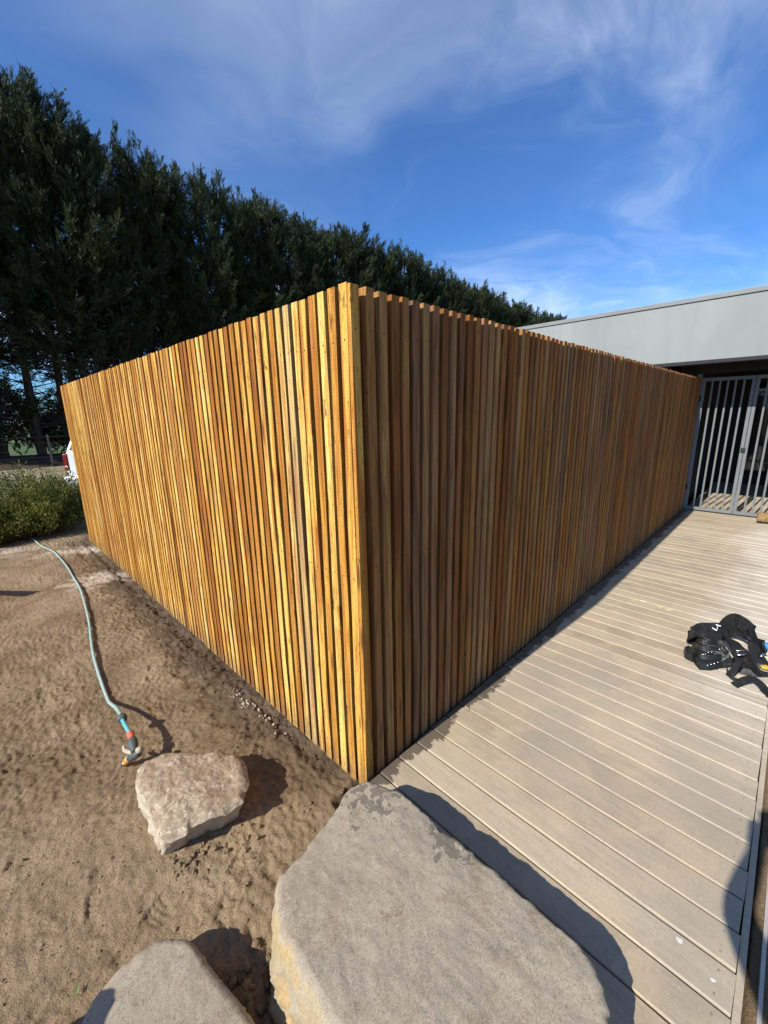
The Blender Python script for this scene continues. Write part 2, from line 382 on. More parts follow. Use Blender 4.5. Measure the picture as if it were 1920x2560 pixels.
def m_road():
    t = NT('graded_dirt_road', 0.95, 0.1); p = t.pos()
    a = t.noise(t.mapping(p, (0.25, 3, 1)), 1.0, 6, 0.65, 0.4); b = t.noise(p, 9, 5, 0.65)
    c = t.mix(t.mr(a, 0.35, 0.65), (0.13, 0.10, 0.066), (0.285, 0.235, 0.165)); c = t.mix(t.mr(b, 0.45, 0.7, 0, 0.5), c, (0.36, 0.30, 0.22))
    return t.out(c, 0.95, t.bump(b, 0.6, 0.03))
def m_basalt():
    t = NT('weathered_basalt', 0.85, 0.2); p = t.obj(); n = t.sep(t.normal())
    a = t.noise(p, 3.2, 5, 0.6, 0.4); b = t.noise(p, 16, 6, 0.65, 0.5); f = t.noise(p, 120, 4, 0.7); v = t.vor(p, 190)
    c = t.mix(t.mr(a, 0.35, 0.68), (0.222, 0.187, 0.132), (0.295, 0.248, 0.175))
    c = t.mix(t.mr(b, 0.5, 0.70, 0, 0.6), c, (0.345, 0.275, 0.185)); st = t.noise(t.mapping(p, (1, 1, 1), (6, 2, 9)), 6.5, 6, 0.7, 1.0); c = t.mix(t.mr(st, 0.51, 0.64, 0, 0.7), c, (0.19, 0.135, 0.08))
    c = t.mix(t.mr(f, 0.36, 0.55, 0.7, 0.0), c, (0.14, 0.122, 0.095)); c = t.mix(t.mr(v, 0.0, 0.35, 0.5, 0.0), c, (0.12, 0.105, 0.085))
    sp = t.noise(t.mapping(p, (1, 1, 1), (3, 8, 1)), 13, 5, 0.6, 1.0)
    c = t.mix(t.mr(sp, 0.61, 0.68, 0, 0.75), c, (0.15, 0.095, 0.055))
    pit = t.vor(t.mapping(p, (1, 1, 1), (2, 2, 2)), 55); pq = t.noise(p, 8, 4, 0.6); c = t.mix(t.math('MULTIPLY', t.mr(pit, 0.20, 0.08), t.mr(pq, 0.5, 0.62, 0, 0.8)), c, (0.13, 0.095, 0.06)); gr = t.noise(p, 330, 2, 0.6); c = t.mix(t.mr(gr, 0.35, 0.65, 0.0, 0.45), c, (0.43, 0.38, 0.305))
    side = t.mr(n[2], 0.72, 0.35); oc_ = t.mix(t.mr(b, 0.4, 0.6), (0.36, 0.235, 0.085), (0.30, 0.26, 0.20)); oc_ = t.mix(t.mr(f, 0.4, 0.62, 0.0, 0.7), oc_, (0.45, 0.36, 0.20))
    c = t.mix(t.math('MULTIPLY', side, t.mr(a, 0.3, 0.55, 0.5, 0.9)), c, oc_)
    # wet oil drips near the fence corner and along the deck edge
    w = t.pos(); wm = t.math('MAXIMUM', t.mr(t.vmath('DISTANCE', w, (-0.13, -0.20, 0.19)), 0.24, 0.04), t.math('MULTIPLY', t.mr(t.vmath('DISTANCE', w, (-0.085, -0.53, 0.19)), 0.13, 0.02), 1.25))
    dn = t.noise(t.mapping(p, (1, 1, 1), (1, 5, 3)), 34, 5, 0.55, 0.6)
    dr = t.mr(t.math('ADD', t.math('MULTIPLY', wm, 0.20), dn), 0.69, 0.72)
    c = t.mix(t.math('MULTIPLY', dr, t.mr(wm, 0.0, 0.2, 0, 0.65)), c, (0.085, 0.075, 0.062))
    nor = t.bump(b, 0.10, 0.01); nor = t.bump(f, 0.3, 0.003, nor); nor = t.bump(gr, 0.5, 0.0015, nor)
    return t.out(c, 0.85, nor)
def m_granite():
    t = NT('pale_granite', 0.85, 0.2); p = t.obj(); n = t.sep(t.normal())
    a = t.noise(p, 5, 5, 0.6, 0.4); b = t.noise(p, 30, 6, 0.7, 0.6); f = t.noise(p, 140, 4, 0.7)
    c = t.mix(t.mr(b, 0.36, 0.68), (0.22, 0.16, 0.105), (0.36, 0.285, 0.20)); sp = t.noise(t.mapping(p, (1, 1, 1), (4, 4, 4)), 75, 4, 0.7, 0.6); c = t.mix(t.mr(sp, 0.54, 0.66, 0, 0.75), c, (0.57, 0.50, 0.39))
    c = t.mix(t.math('MULTIPLY', t.mr(a, 0.38, 0.6, 0, 0.8), t.mr(n[2], 0.8, 0.97)), c, (0.265, 0.19, 0.115))
    c = t.mix(t.math('MULTIPLY', t.mr(n[2], 0.75, 0.3), t.mr(b, 0.3, 0.6, 0.4, 0.9)), c, (0.55, 0.48, 0.37))
    c = t.mix(t.mr(f, 0.3, 0.5, 0.5, 0), c, (0.15, 0.10, 0.075))
    nor = t.bump(b, 0.5, 0.012); nor = t.bump(f, 0.6, 0.004, nor)
    return t.out(c, 0.85, nor)
def leafy(name, dark, light, trans=0.25, sc=2.0, rough=0.55):
    t = NT(name, rough, 0.25); p = t.pos(); n = t.noise(p, sc, 4, 0.6); n2 = t.noise(p, sc * 9, 2, 0.5)
    c = t.mix(t.mr(t.math('ADD', t.math('MULTIPLY', n, 0.7), t.math('MULTIPLY', n2, 0.3)), 0.36, 0.64), dark, light)
    t.out(c)
    tr = t.n('ShaderNodeBsdfTranslucent'); t.t.links.new(c, tr.inputs[0])
    ms = t.n('ShaderNodeMixShader'); ms.inputs[0].default_value = trans
    t.t.links.new(t.b.outputs[0], ms.inputs[1]); t.t.links.new(tr.outputs[0], ms.inputs[2])
    t.t.links.new(ms.outputs[0], t.t.nodes['Material Output'].inputs[0])
    return t.m
def m_bark():
    t = NT('conifer_bark', 0.9, 0.1); p = t.obj(); a = t.noise(t.mapping(p, (9, 9, 1.4)), 1.0, 6, 0.65, 0.6)
    return t.out(t.mix(t.mr(a, 0.3, 0.7), (0.035, 0.025, 0.019), (0.105, 0.078, 0.06)), 0.9, t.bump(a, 0.7, 0.03))
def m_render():
    t = NT('grey_wall_render', 0.9, 0.15); p = t.pos(); a = t.noise(t.mapping(p, (1, 1.6, 0.6)), 1.1, 5, 0.6, 0.4); f = t.noise(p, 130, 4, 0.7)
    st = t.noise(t.mapping(p, (4, 7, 0.35)), 1.0, 4, 0.6, 0.3)
    c = t.mix(t.mr(a, 0.3, 0.7), (0.235, 0.255, 0.245), (0.275, 0.295, 0.282)); c = t.mix(t.mr(st, 0.55, 0.75, 0, 0.35), c, (0.195, 0.215, 0.205))
    return t.out(c, 0.9, t.bump(f, 0.5, 0.004))
def m_glass():
    t = NT('dark_glazing', 0.04, 0.5); return t.out((0.012, 0.016, 0.018), 0.04)
def m_leather():
    t = NT('scuffed_black_leather', 0.35, 0.5); p = t.obj(); b = t.noise(p, 26, 6, 0.7, 0.8); f = t.noise(p, 240, 3)
    c = t.mix(t.mr(b, 0.58, 0.72, 0, 0.55), (0.013, 0.0135, 0.014), (0.13, 0.12, 0.10))
    return t.out(c, t.mr(b, 0.3, 0.7, 0.26, 0.6), t.bump(f, 0.3, 0.001, t.bump(b, 0.6, 0.01)))
def m_web():
    t = NT('black_webbing', 0.8, 0.2); p = t.obj(); b = t.noise(p, 20, 5, 0.7); f = t.noise(p, 420, 2)
    return t.out(t.mix(t.mr(b, 0.5, 0.75, 0, 0.5), (0.012, 0.012, 0.013), (0.07, 0.066, 0.06)), 0.8, t.bump(f, 0.4, 0.001))
def m_coir():
    t = NT('coir_fibre', 0.95, 0.1); p = t.obj(); a = t.noise(t.mapping(p, (300, 40, 40)), 1.0, 4, 0.7); b = t.noise(p, 30, 4)
    return t.out(t.mix(t.mr(a, 0.3, 0.7), (0.12, 0.075, 0.03), (0.40, 0.28, 0.13)), 0.95, t.bump(a, 0.9, 0.01))

M_slat, M_deck, M_dirt, M_road, M_basalt, M_granite = m_slat(), m_deck(), m_dirt(), m_road(), m_basalt(), m_granite()
M_cyp = leafy('cypress_foliage', (0.015, 0.031, 0.011), (0.058, 0.080, 0.028), 0.18, 0.9)
M_shrub = leafy('shrub_foliage', (0.05, 0.08, 0.012), (0.21, 0.225, 0.045), 0.38, 4.0)
M_grass = leafy('field_grass', (0.04, 0.07, 0.018), (0.08, 0.12, 0.035), 0.0, 0.3, 0.9)
M_bark, M_render, M_glass, M_leather, M_web, M_coir = m_bark(), m_render(), m_glass(), m_leather(), m_web(), m_coir()
M_rail = plain('dark_timber', (0.10, 0.065, 0.04), 0.8)
M_steel = plain('grey_powdercoat', (0.155, 0.166, 0.17), 0.5, 0.0, 0.06, 6, 0.05)
M_flash = plain('grey_flashing', (0.20, 0.21, 0.21), 0.45, 0.0, 0.06, 3, 0.05)
M_char = plain('charcoal_cladding', (0.022, 0.022, 0.023), 0.7, 0, 0.2, 4)
M_twig = plain('dead_twig', (0.17, 0.13, 0.10), 0.9)
M_gal = plain('galvanised_edging', (0.42, 0.38, 0.33), 0.55, 0.2)

# ------------------------------------------------------------------ ground
PRINTS = [(-0.98, 0.42, 1.2, .010), (-1.22, 0.72, 0.9, .011), (-0.95, 1.28, 1.7, .010), (-1.30, 1.55, 1.3, .009), (-0.42, 1.32, 2.2, .009), (-0.25, 0.95, 1.9, .008), (-0.86, 0.20, 0.4, .010),
          (-1.38, 0.30, 2.0, .011), (-0.36, 1.85, 1.1, .009), (-0.95, 2.05, 1.5, .009), (-0.60, 0.10, 0.7, .009), (-1.15, 2.55, 1.8, .01), (-0.30, 2.6, 1.4, .009), (-1.45, 1.05, .6, .010), (-.55, 2.9, 2.4, .009)]
def gh(x, y):
    """height of the soil"""
    x = np.asarray(x, float); y = np.asarray(y, float)
    near = sstep(14, 7, y) * sstep(-9, -5, x) * sstep(-9, -5, y)
    rough = 0.35 + 0.65 * sstep(0.22, 0.55, fbm(x * 0.9 + 3, y * 0.9 + 1, 3, 9) + 0.55)
    h = -0.092 + near * (0.016 * fbm(x * 0.8, y * 0.8, 3, 1) + 0.007 * fbm(x * 4.2, y * 4.2, 3, 2))
    ridg = 1 - np.abs(fbm(x * 13 + 0.6 * pn(x * 5, y * 5, 7), y * 9, 3, 4)) * 1.6
    h = h + near * rough * 0.0045 * np.clip(ridg, -1, 1) + near * (0.3 + rough) * 0.0056 * fbm(x * 34, y * 30, 3, 5)
    # scuffed boot and rake marks
    tread = pn(x * 22 + 4 * pn(x * 1.5, y * 1.5, 3), y * 55 + 9 * pn(x * 2.0, y * 2.0, 8), 6) * sstep(0.12, 0.4, pn(x * 1.7 + 5, y * 1.7, 12))
    h = h + near * 0.009 * tread
    # boot prints
    for bx_, by_, an, dp in PRINTS:
        m = (np.abs(x - bx_) < 0.22) & (np.abs(y - by_) < 0.22)
        if not m.any(): continue
        dx, dy = x[m] - bx_, y[m] - by_; u = dx * math.cos(an) + dy * math.sin(an); v = -dx * math.sin(an) + dy * math.cos(an)
        hw = 0.043 + 0.009 * np.sin((u + 0.02) * 17); e = np.maximum(np.abs(v) / hw, np.abs(u) / 0.142)
        ins = sstep(1.0, 0.86, e); rimm = sstep(1.35, 1.05, e) * sstep(0.85, 1.0, e)
        bars = 0.5 + 0.5 * np.sin(u * 2 * np.pi / 0.021 + 1.2 * np.cos(v * 60))
        brk = sstep(-0.25, 0.15, pn(dx * 14 + bx_ * 9, dy * 14, 19))
        h[m] += dp * brk * (-0.9 * ins + 0.75 * ins * bars + 0.5 * rimm)
    # dug-over strip at the foot of the left run
    dig = sstep(-0.36, -0.14, x + 0.13 * pn(x * 3, y * 2.2, 14)) * sstep(0.15, 0.5, y) * sstep(6.6, 6.0, y) * sstep(0.5, 0.1, x)
    h = h + dig * (-0.012 + 0.016 * fbm(x * 9, y * 9, 3, 15)) - 0.02 * sstep(-0.10, -0.03, x) * sstep(0.05, 0.3, y) * sstep(6.2, 5.9, y)
    # hollow between the boulders
    hol = np.exp(-(((x + 0.70) / 0.14) ** 2 + ((y + 0.30) / 0.26) ** 2)); h = h - 0.03 * hol + hol * 0.02 * fbm(x * 16, y * 16, 2, 21)
    # void under the deck, strip on its far side
    und = sstep(-0.15, -0.08, x) * sstep(0.12, 0.03, y) * sstep(-1.318, -1.300, y)
    h = h * (1 - und) + und * -0.26
    h = h + 0.05 * sstep(-1.302, -1.32, y) * sstep(-3.0, -2.0, y) * sstep(-0.3, 0.0, x)
    return h
def axis(dense, cuts):
    return np.unique(np.concatenate([np.arange(a, b, s) for a, b, s in cuts] + [np.array(dense)]))
gx = axis([600.], [(-600, -80, 60), (-80, -20, 6), (-20, -4, 0.6), (-4, -1.6, 0.05), (-1.6, -1.25, 0.012), (-1.25, 0.06, 0.0075), (0.06, 2.0, 0.06), (2, 14, 0.6), (14, 80, 6), (80, 600, 60)])
gy = axis([600.], [(-600, -80, 60), (-80, -12, 6), (-12, -2.6, 0.4), (-2.6, -1.6, 0.05), (-1.6, -1.28, 0.014), (-1.28, -0.6, 0.03), (-0.6, 1.5, 0.0075), (1.5, 2.2, 0.011), (2.2, 4.0, 0.018), (4.0, 7.5, 0.035), (7.5, 12, 0.15), (12, 30, 1.0), (30, 80, 6), (80, 600, 60)])
XX, YY = np.meshgrid(gx, gy, indexing='ij'); ZZ = gh(XX, YY)
V = np.stack([XX, YY, ZZ], -1).reshape(-1, 3); nx_, ny_ = XX.shape
I = np.arange(nx_ * ny_).reshape(nx_, ny_)
F = np.stack([I[:-1, :-1], I[1:, :-1], I[1:, 1:], I[:-1, 1:]], -1).reshape(-1, 4)
tag(link('ground', mesh_np('ground', V, F, M_dirt, True)), kind='structure')
def gz(x, y): return float(gh(np.array([x]), np.array([y]))[0])

# dirt road beyond, with wheel ruts
rx = np.arange(-60, 90.1, 1.5); ry = np.arange(10.6, 19.01, 0.12); X2, Y2 = np.meshgrid(rx, ry, indexing='ij')
Z2 = -0.072 + 0.02 * fbm(X2 * 0.15, Y2 * 1.6, 3, 3) * sstep(10.6, 11.4, Y2) * sstep(19, 18.2, Y2)
I = np.arange(X2.size).reshape(X2.shape); F = np.stack([I[:-1, :-1], I[1:, :-1], I[1:, 1:], I[:-1, 1:]], -1).reshape(-1, 4)
tag(link('road', mesh_np('road', np.stack([X2, Y2, Z2], -1).reshape(-1, 3), F, M_road, True)), kind='structure')
tag(link('grass_field', mesh_np('grass_field', [(-120, 25.5, -.06), (160, 25.5, -.06), (160, 140, -.05), (-120, 140, -.05)], [(0, 1, 2, 3)], M_grass)), kind='structure')
M_litter = plain('needle_litter', (0.055, 0.038, 0.024), 0.95, 0, 0.4, 1.5, 0.6)
bx = np.arange(-60, 90.1, 2.0); by = np.linspace(19.2, 25.4, 16); X2, Y2 = np.meshgrid(bx, by, indexing='ij')
Z2 = -0.07 + 0.30 * sstep(19.3, 20.6, Y2) * sstep(25.3, 23.5, Y2) * (0.8 + 0.3 * fbm(X2 * 0.3, Y2 * 0.5, 2, 5))
I = np.arange(X2.size).reshape(X2.shape); F = np.stack([I[:-1, :-1], I[1:, :-1], I[1:, 1:], I[:-1, 1:]], -1).reshape(-1, 4)
tag(link('needle_bank', mesh_np('needle_bank', np.stack([X2, Y2, Z2], -1).reshape(-1, 3), F, M_litter, True)), kind='structure')

# ------------------------------------------------------------------ deck
deck = tag(empty('deck', (0, 0, 0)), kind='structure')
def board_me(w, L, th=0.025, ch=0.004):
    hw = w / 2
    prof = [(-hw, -th), (hw, -th), (hw, -ch), (hw - ch, 0), (-hw + ch, 0), (-hw, -ch)]
    V = [(x, 0.0, z) for x, z in prof] + [(x, -L, z) for x, z in prof]; n = len(prof)
    F = [tuple(range(n))[::-1], tuple(range(n, 2 * n))] + [(i, (i + 1) % n, n + (i + 1) % n, n + i) for i in range(n)]
    me = bpy.data.meshes.new('deck_board'); me.from_pydata(V, [], F); me.materials.append(M_deck); me.update(); return me
board = board_me(0.1235, 1.275); PITCH = 0.1302
for i in range(-1, 84):
    x = 0.0735 + PITCH * i + PITCH / 2
    o = link('deck_board', board, deck, (x, -0.014 + R.uniform(-.002, .002), R.uniform(-0.0012, 0.0008)), math.radians(-0.98 + R.uniform(-.05, .05)))
    o.color = (R.random(), R.random(), 0, 1)
for k, yy in enumerate((-0.10, -0.66, -1.22)):
    box('joist', (-0.03, yy - 0.022, -0.17), (11.0, yy + 0.022, -0.0262), M_rail, deck)
box('edge_board', (-0.06, -1.311, -0.17), (11.0, -1.2925, -0.012), M_deck, deck)
edging = tag(box('garden_edging', (-0.2, -1.353, -0.30), (14, -1.343, -0.014), M_gal), 'thin metal garden edging strip running beside the deck', 'edging')

# ------------------------------------------------------------------ slat fence (two runs)
def slat_mesh(L, d, k):
    r = random.Random(100 + k); V = []; F = []; n = 6
    for i in range(n):
        z = L * i / (n - 1); jx = r.uniform(-.0024, .0024); jy = r.uniform(-.002, .002); w = 0.0203 + r.uniform(-.0018, .0018)
        V += [(jx - w, jy, z), (jx + w, jy + r.uniform(-.001, .001), z), (jx + w, d, z), (jx - w, d, z)]
    for i in range(n - 1):
        for q in range(4):
            q2 = (q + 1) % 4; F.append((i * 4 + q, i * 4 + q2, i * 4 + 4 + q2, i * 4 + 4 + q))
    F += [(3, 2, 1, 0), (n * 4 - 4, n * 4 - 3, n * 4 - 2, n * 4 - 1)]
    me = bpy.data.meshes.new('slat'); me.from_pydata(V, [], F); me.materials.append(M_slat); me.update(); return me
SL_L = [slat_mesh(2.155, 0.040, k) for k in range(9)]; SL_R = [slat_mesh(2.115, 0.040, k) for k in range(9)]
def tone():
    u = R.random()
    if u < 0.16: return R.uniform(0.08, 0.3)
    if u < 0.42: return R.uniform(0.3, 0.5)
    return R.uniform(0.5, 0.92)
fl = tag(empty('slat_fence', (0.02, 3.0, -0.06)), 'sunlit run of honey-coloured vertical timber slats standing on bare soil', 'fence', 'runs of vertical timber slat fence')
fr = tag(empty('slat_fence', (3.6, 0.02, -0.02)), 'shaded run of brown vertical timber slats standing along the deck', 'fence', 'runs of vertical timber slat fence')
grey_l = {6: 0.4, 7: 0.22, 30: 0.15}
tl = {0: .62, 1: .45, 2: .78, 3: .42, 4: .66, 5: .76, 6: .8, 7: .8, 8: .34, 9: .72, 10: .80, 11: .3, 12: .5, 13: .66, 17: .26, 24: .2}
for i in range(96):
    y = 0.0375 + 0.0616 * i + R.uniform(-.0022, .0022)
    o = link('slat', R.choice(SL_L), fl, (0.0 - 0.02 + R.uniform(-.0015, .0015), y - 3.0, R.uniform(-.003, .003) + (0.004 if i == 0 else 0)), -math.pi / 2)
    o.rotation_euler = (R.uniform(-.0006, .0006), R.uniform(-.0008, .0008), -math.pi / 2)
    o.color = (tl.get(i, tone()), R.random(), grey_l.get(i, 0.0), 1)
grey_r = {24: .2, 38: .35, 39: .15}
# corner slat: thin, its flat edge shows on the sunlit side
cs = slat_mesh(2.115, 0.0175, 44)
o = link('slat', cs, fr, (0.0225 - 3.6, -0.02, 0.0), 0); o.color = (.50, .31, 0, 1)
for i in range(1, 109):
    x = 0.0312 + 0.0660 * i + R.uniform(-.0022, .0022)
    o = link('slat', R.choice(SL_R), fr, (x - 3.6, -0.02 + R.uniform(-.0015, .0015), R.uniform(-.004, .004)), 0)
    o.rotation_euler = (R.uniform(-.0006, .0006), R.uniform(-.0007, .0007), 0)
    o.color = (tone() * 0.40, R.random(), grey_r.get(i, R.uniform(0, .32)), 1)  # same timber toned darker on this run: its shade is put into the colour
for zz in (0.16, 1.02, 1.95):
    box('rail', (0.0425 - 0.02, 0.05 - 3.0, zz), (0.078 - 0.02, 5.97 - 3.0, zz + 0.09), M_rail, fl)
    box('rail', (0.09 - 3.6, 0.0425 - 0.02, zz), (7.22 - 3.6, 0.078 - 0.02, zz + 0.09), M_rail, fr)
for yy in (0.14, 1.6, 3.05, 4.5, 5.9):
    box('post', (0.082 - .02, yy - 3.0 - .045, -0.35), (0.172 - .02, yy - 3.0 + .045, 2.08), M_rail, fl)
for xx in (0.24, 1.7, 3.2, 4.7, 6.1, 7.15):
    box('post', (xx - 3.6 - .045, 0.082 - .02, -0.35), (xx - 3.6 + .045, 0.172 - .02, 2.08), M_rail, fr)

# ------------------------------------------------------------------ building with entry gate
bld = tag(empty('house', (9.5, 2.0, 0)), 'low flat-roofed building with pale grey rendered fascia over a dark entry', 'building')
def bpart(n, a, b, m, bev=0.0, par=None): return box(n, (a[0] - 9.5, a[1] - 2, a[2]), (b[0] - 9.5, b[1] - 2, b[2]), m, par or bld, bev)
fas = bpart('fascia', (6.47, -9, 2.30), (6.66, 14, 3.085), M_render, 0.004)
bpart('parapet_cap', (6.452, -9.02, 3.0872), (6.70, 14.02, 3.145), M_flash, 0.003, fas)
bpart('drip_trim', (6.475, -9, 2.255), (6.66, 14, 2.2985), M_char, 0.002, fas)
bpart('soffit', (6.6615, -9, 2.48), (12.0, 14, 2.56), M_char)
bpart('roof', (6.665, -9, 2.75), (14, 14, 2.85), M_flash)
bpart('wall', (7.27, 0.10, -0.1), (11.6, 0.30, 2.478), M_char)
bpart('wall', (11.6, -9, -0.1), (11.85, 14, 2.478), M_char)
bpart('wall', (7.27, 0.5, -0.1), (7.5, 14, 2.478), M_render)
bpart('beam', (7.20, -9, 2.17), (7.32, 0.094, 2.478), M_char)
for k in range(5):
    y1 = -0.35 - 1.15 * k
    w = bpart('window', (11.53, y1 - 1.06, 0.05), (11.598, y1, 2.25), M_char)
    bpart('pane', (11.522, y1 - 0.98, 0.13), (11.5285, y1 - 0.08, 2.17), M_glass, 0, w)

gate = tag(empty('entry_gate', (7.25, -0.65, 0)), 'grey steel double gate with vertical bars closing the end of the deck', 'gate')
def gpart(n, y0, y1, z0, z1, x0=-0.02, x1=0.02, par=None): return box(n, (x0, y0 + 0.65, z0), (x1, y1 + 0.65, z1), M_steel, par or gate, 0.003)
gpart('post', 0.0, 0.062, -0.02, 2.16, -0.032, 0.032)
for side, (ya, yb, bars) in enumerate((((-0.640), (-0.004), [-.042, -.137, -.2315, -.3245, -.4165, -.5125]), (-1.283, -0.6455, [-.777, -.871, -.965, -1.059, -1.153]))):
    leaf = box('gate_leaf', (-0.02, ya + .65, 0.022), (0.02, yb + .65, 0.072), M_steel, gate, 0.003)
    gpart('top_rail', ya, yb, 2.05, 2.10, par=leaf)
    gpart('stile', ya, ya + 0.042, 0.0725, 2.0495, par=leaf); gpart('stile', yb - 0.042 if side else yb - 0.03, yb, 0.0725, 2.0495, par=leaf)
    for b in bars: gpart('bar', b - 0.0125, b + 0.0125, 0.0725, 2.0495, -0.0125, 0.0125, leaf)
gpart('post', -1.352, -1.29, -0.12, 2.16, -0.032, 0.032)

lt = box('latch', (-0.034, -0.012, 0.98), (-0.0215, 0.042, 1.05), M_char, gate, .003)
for zz in (0.35, 1.75):
    for yy in (0.637, -0.635): box('hinge', (-0.030, yy - .012, zz), (-0.0215, yy + .012, zz + .09), M_char, gate, .002)

# ------------------------------------------------------------------ boulders
def resample(P, n):
    P = np.array(P, float); Q = np.vstack([P, P[:1]]); d = np.r_[0, np.cumsum(np.hypot(*(np.diff(Q[:, :2], axis=0).T)))]
    s = np.linspace(0, d[-1], n, endpoint=False); return np.stack([np.interp(s, d, Q[:, k]) for k in range(P.shape[1])], 1)
def boulder(name, top, out, zb, mat, rim=0.012, topamp=0.004, sideamp=0.012, seed=1, N=220, dome=0.0, rag=0.004, bevpow=0.5):
    """top: outline (x,y,z) of the upper face; out(x,y)-> xy shift of the foot; zb: depth of the foot"""
    T = resample(top, N); c = T.mean(0); c[2] = T[:, 2].mean() + dome
    org = Vector((c[0], c[1], zb)); V = []
    T[:, :2] += rag * np.stack([fbm(np.arange(N) / 7.0, np.zeros(N) + seed, 4, seed), fbm(np.arange(N) / 7.0, np.zeros(N) + seed + 9, 4, seed)], 1)
    nr = 64
    for k in range(1, nr + 1):                 # upper face
        r = (k / nr) ** 0.75
        P = c[None] * (1 - r) + T * r
        cc = np.hypot(T[:, 0] - c[0], T[:, 1] - c[1])
        if dome: P[:, 2] = T[:, 2] + (c[2] - T[:, 2]) * (1 - r ** 2.2)
        edge = (1 - r) * cc
        P[:, 2] -= rim * np.clip(1 - edge / (rim * 2.2), 0, 1) ** 2
        P[:, 2] += topamp * fbm(P[:, 0] * 9, P[:, 1] * 9, 4, seed) + topamp * 0.22 * fbm(P[:, 0] * 38, P[:, 1] * 38, 2, seed + 3) * min(1.0, r * 2)
        V.append(P)
    last = V[-1]; B = np.array([out(x, y) for x, y in T[:, :2]])
    ns = 22
    for k in range(1, ns + 1):                 # flanks
        u = k / ns; P = last.copy(); w = u ** bevpow
        P[:, :2] = last[:, :2] + B * w; P[:, 2] = last[:, 2] * (1 - u) + zb * u
        nrm = T[:, :2] - c[:2]; nrm /= np.linalg.norm(nrm, axis=1)[:, None]
        th = np.arange(N) / N * 2 * np.pi
        nn = fbm(3.1 * np.cos(th) * 2 + P[:, 2] * 14, 3.1 * np.sin(th) * 2 + P[:, 2] * 9, 4, seed + 5) + 0.4 * fbm(np.cos(th) * 20 + P[:, 2] * 40, np.sin(th) * 20, 2, seed + 6)
        P[:, :2] += nrm * (nn * sideamp * math.sin(math.pi * min(1, u * 1.2 + 0.02) * 0.5))[:, None]
        V.append(P)
    allv = np.vstack([c[None] + [[0, 0, 0]]] + V + [np.array([[c[0], c[1], zb]])]); tot = nr + ns
    allv -= np.array(org)
    F = []
    i1 = lambda k, j: 1 + k * N + (j % N)
    for j in range(N): F.append((0, i1(0, j), i1(0, j + 1), i1(0, j + 1)))
    for k in range(tot - 1):
        for j in range(N): F.append((i1(k, j), i1(k + 1, j), i1(k + 1, j + 1), i1(k, j + 1)))
    e = len(allv) - 1
    for j in range(N): F.append((i1(tot - 1, j + 1), i1(tot - 1, j), e, e))
    return link(name, poly_me(name, allv, F, mat), None, org)

slab_top = [(-.14, -.111), (-.109, -.135), (-.086, -.184), (-.056, -.273), (-.057, -.352), (-.063, -.449), (-.075, -.469), (-.057, -.528), (-.058, -.591), (-.062, -.632),
            (-.056, -.692), (-.061, -.754), (-.063, -.826), (-.064, -.90), (-.064, -.959), (-.081, -.998), (-.109, -1.032), (-.14, -1.052), (-.19, -1.075), (-.30, -1.10), (-.43, -1.06), (-.54, -.95), (-.62, -.80),
            (-.655, -.66), (-.648, -.577), (-.644, -.533), (-.643, -.468), (-.634, -.397), (-.632, -.319), (-.611, -.272), (-.578, -.201), (-.558, -.186), (-.462, -.182), (-.37, -.156), (-.292, -.142), (-.234, -.115), (-.186, -.103)]
slab_top = [(x, y, 0.178 + 0.012 * min(1, (-y) / .4)) for x, y in slab_top][::-1]
def slab_out(x, y):
    return (0.012 * (x + 0.35) - 0.055 * max(0, min(1, (-x - 0.5) / 0.12)) - 0.035 * max(0, min(1, (x + 0.14) / .06)), 0.02 * (y + 0.5))
tag(boulder('boulder', slab_top, slab_out, -0.15, M_basalt, 0.008, 0.004, 0.016, 2, 360, 0.004, 0.007, 0.6),
    'big flat grey basalt slab with ochre edge lying between fence corner and deck', 'boulder')
r3_top = [(-1.098, -.011), (-1.071, .011), (-1.031, .036), (-1.0, .046), (-.95, .049), (-.885, .041), (-.853, .019), (-.813, -.026), (-.80, -.067), (-.792, -.133), (-.779, -.218), (-.768, -.253), (-.763, -.312), (-.75, -.37),
          (-.77, -.46), (-.86, -.54), (-.98, -.56), (-1.09, -.48), (-1.15, -.34), (-1.16, -.2), (-1.13, -.07)]
tag(boulder('boulder', [(x, y, 0.03) for x, y in r3_top][::-1], lambda x, y: (0.10 * (x + .95), 0.10 * (y + .25)), -0.16, M_basalt, 0.012, 0.003, 0.012, 5, 260, 0.006, 0.005, 0.6),
    'smooth grey basalt boulder sunk in soil beside the larger slab', 'boulder')
r2_top = [(-.725, .814, .05), (-.698, .843, .045), (-.633, .813, .055), (-.531, .731, .065), (-.414, .617, .065), (-.366, .527, .065), (-.367, .457, .07), (-.39, .365, .075), (-.429, .306, .07), (-.468, .27, .065), (-.54, .273, .06),
          (-.601, .302, .058), (-.663, .326, .055), (-.692, .32, .05), (-.762, .36, .04), (-.766, .40, .045), (-.762, .505, .055), (-.762, .579, .058), (-.765, .719, .055)]
tag(boulder('boulder', r2_top[::-1], lambda x, y: (0.0 if x < -.5 else -0.05 * (x + .5) / .13, 0.10 * max(0, min(1, (.5 - y) / .2))), -0.15, M_granite, 0.022, 0.011, 0.008, 9, 240, 0.02, 0.006, 0.8),
    'rounded pale pinkish granite boulder next to the hose nozzle', 'boulder')
def blob_outline(cx, cy, rx, ry, z, seed, n=22):
    r = random.Random(seed); return [(cx + rx * math.cos(2 * math.pi * k / n) * r.uniform(.88, 1.1), cy + ry * math.sin(2 * math.pi * k / n) * r.uniform(.88, 1.1), z) for k in range(n)]
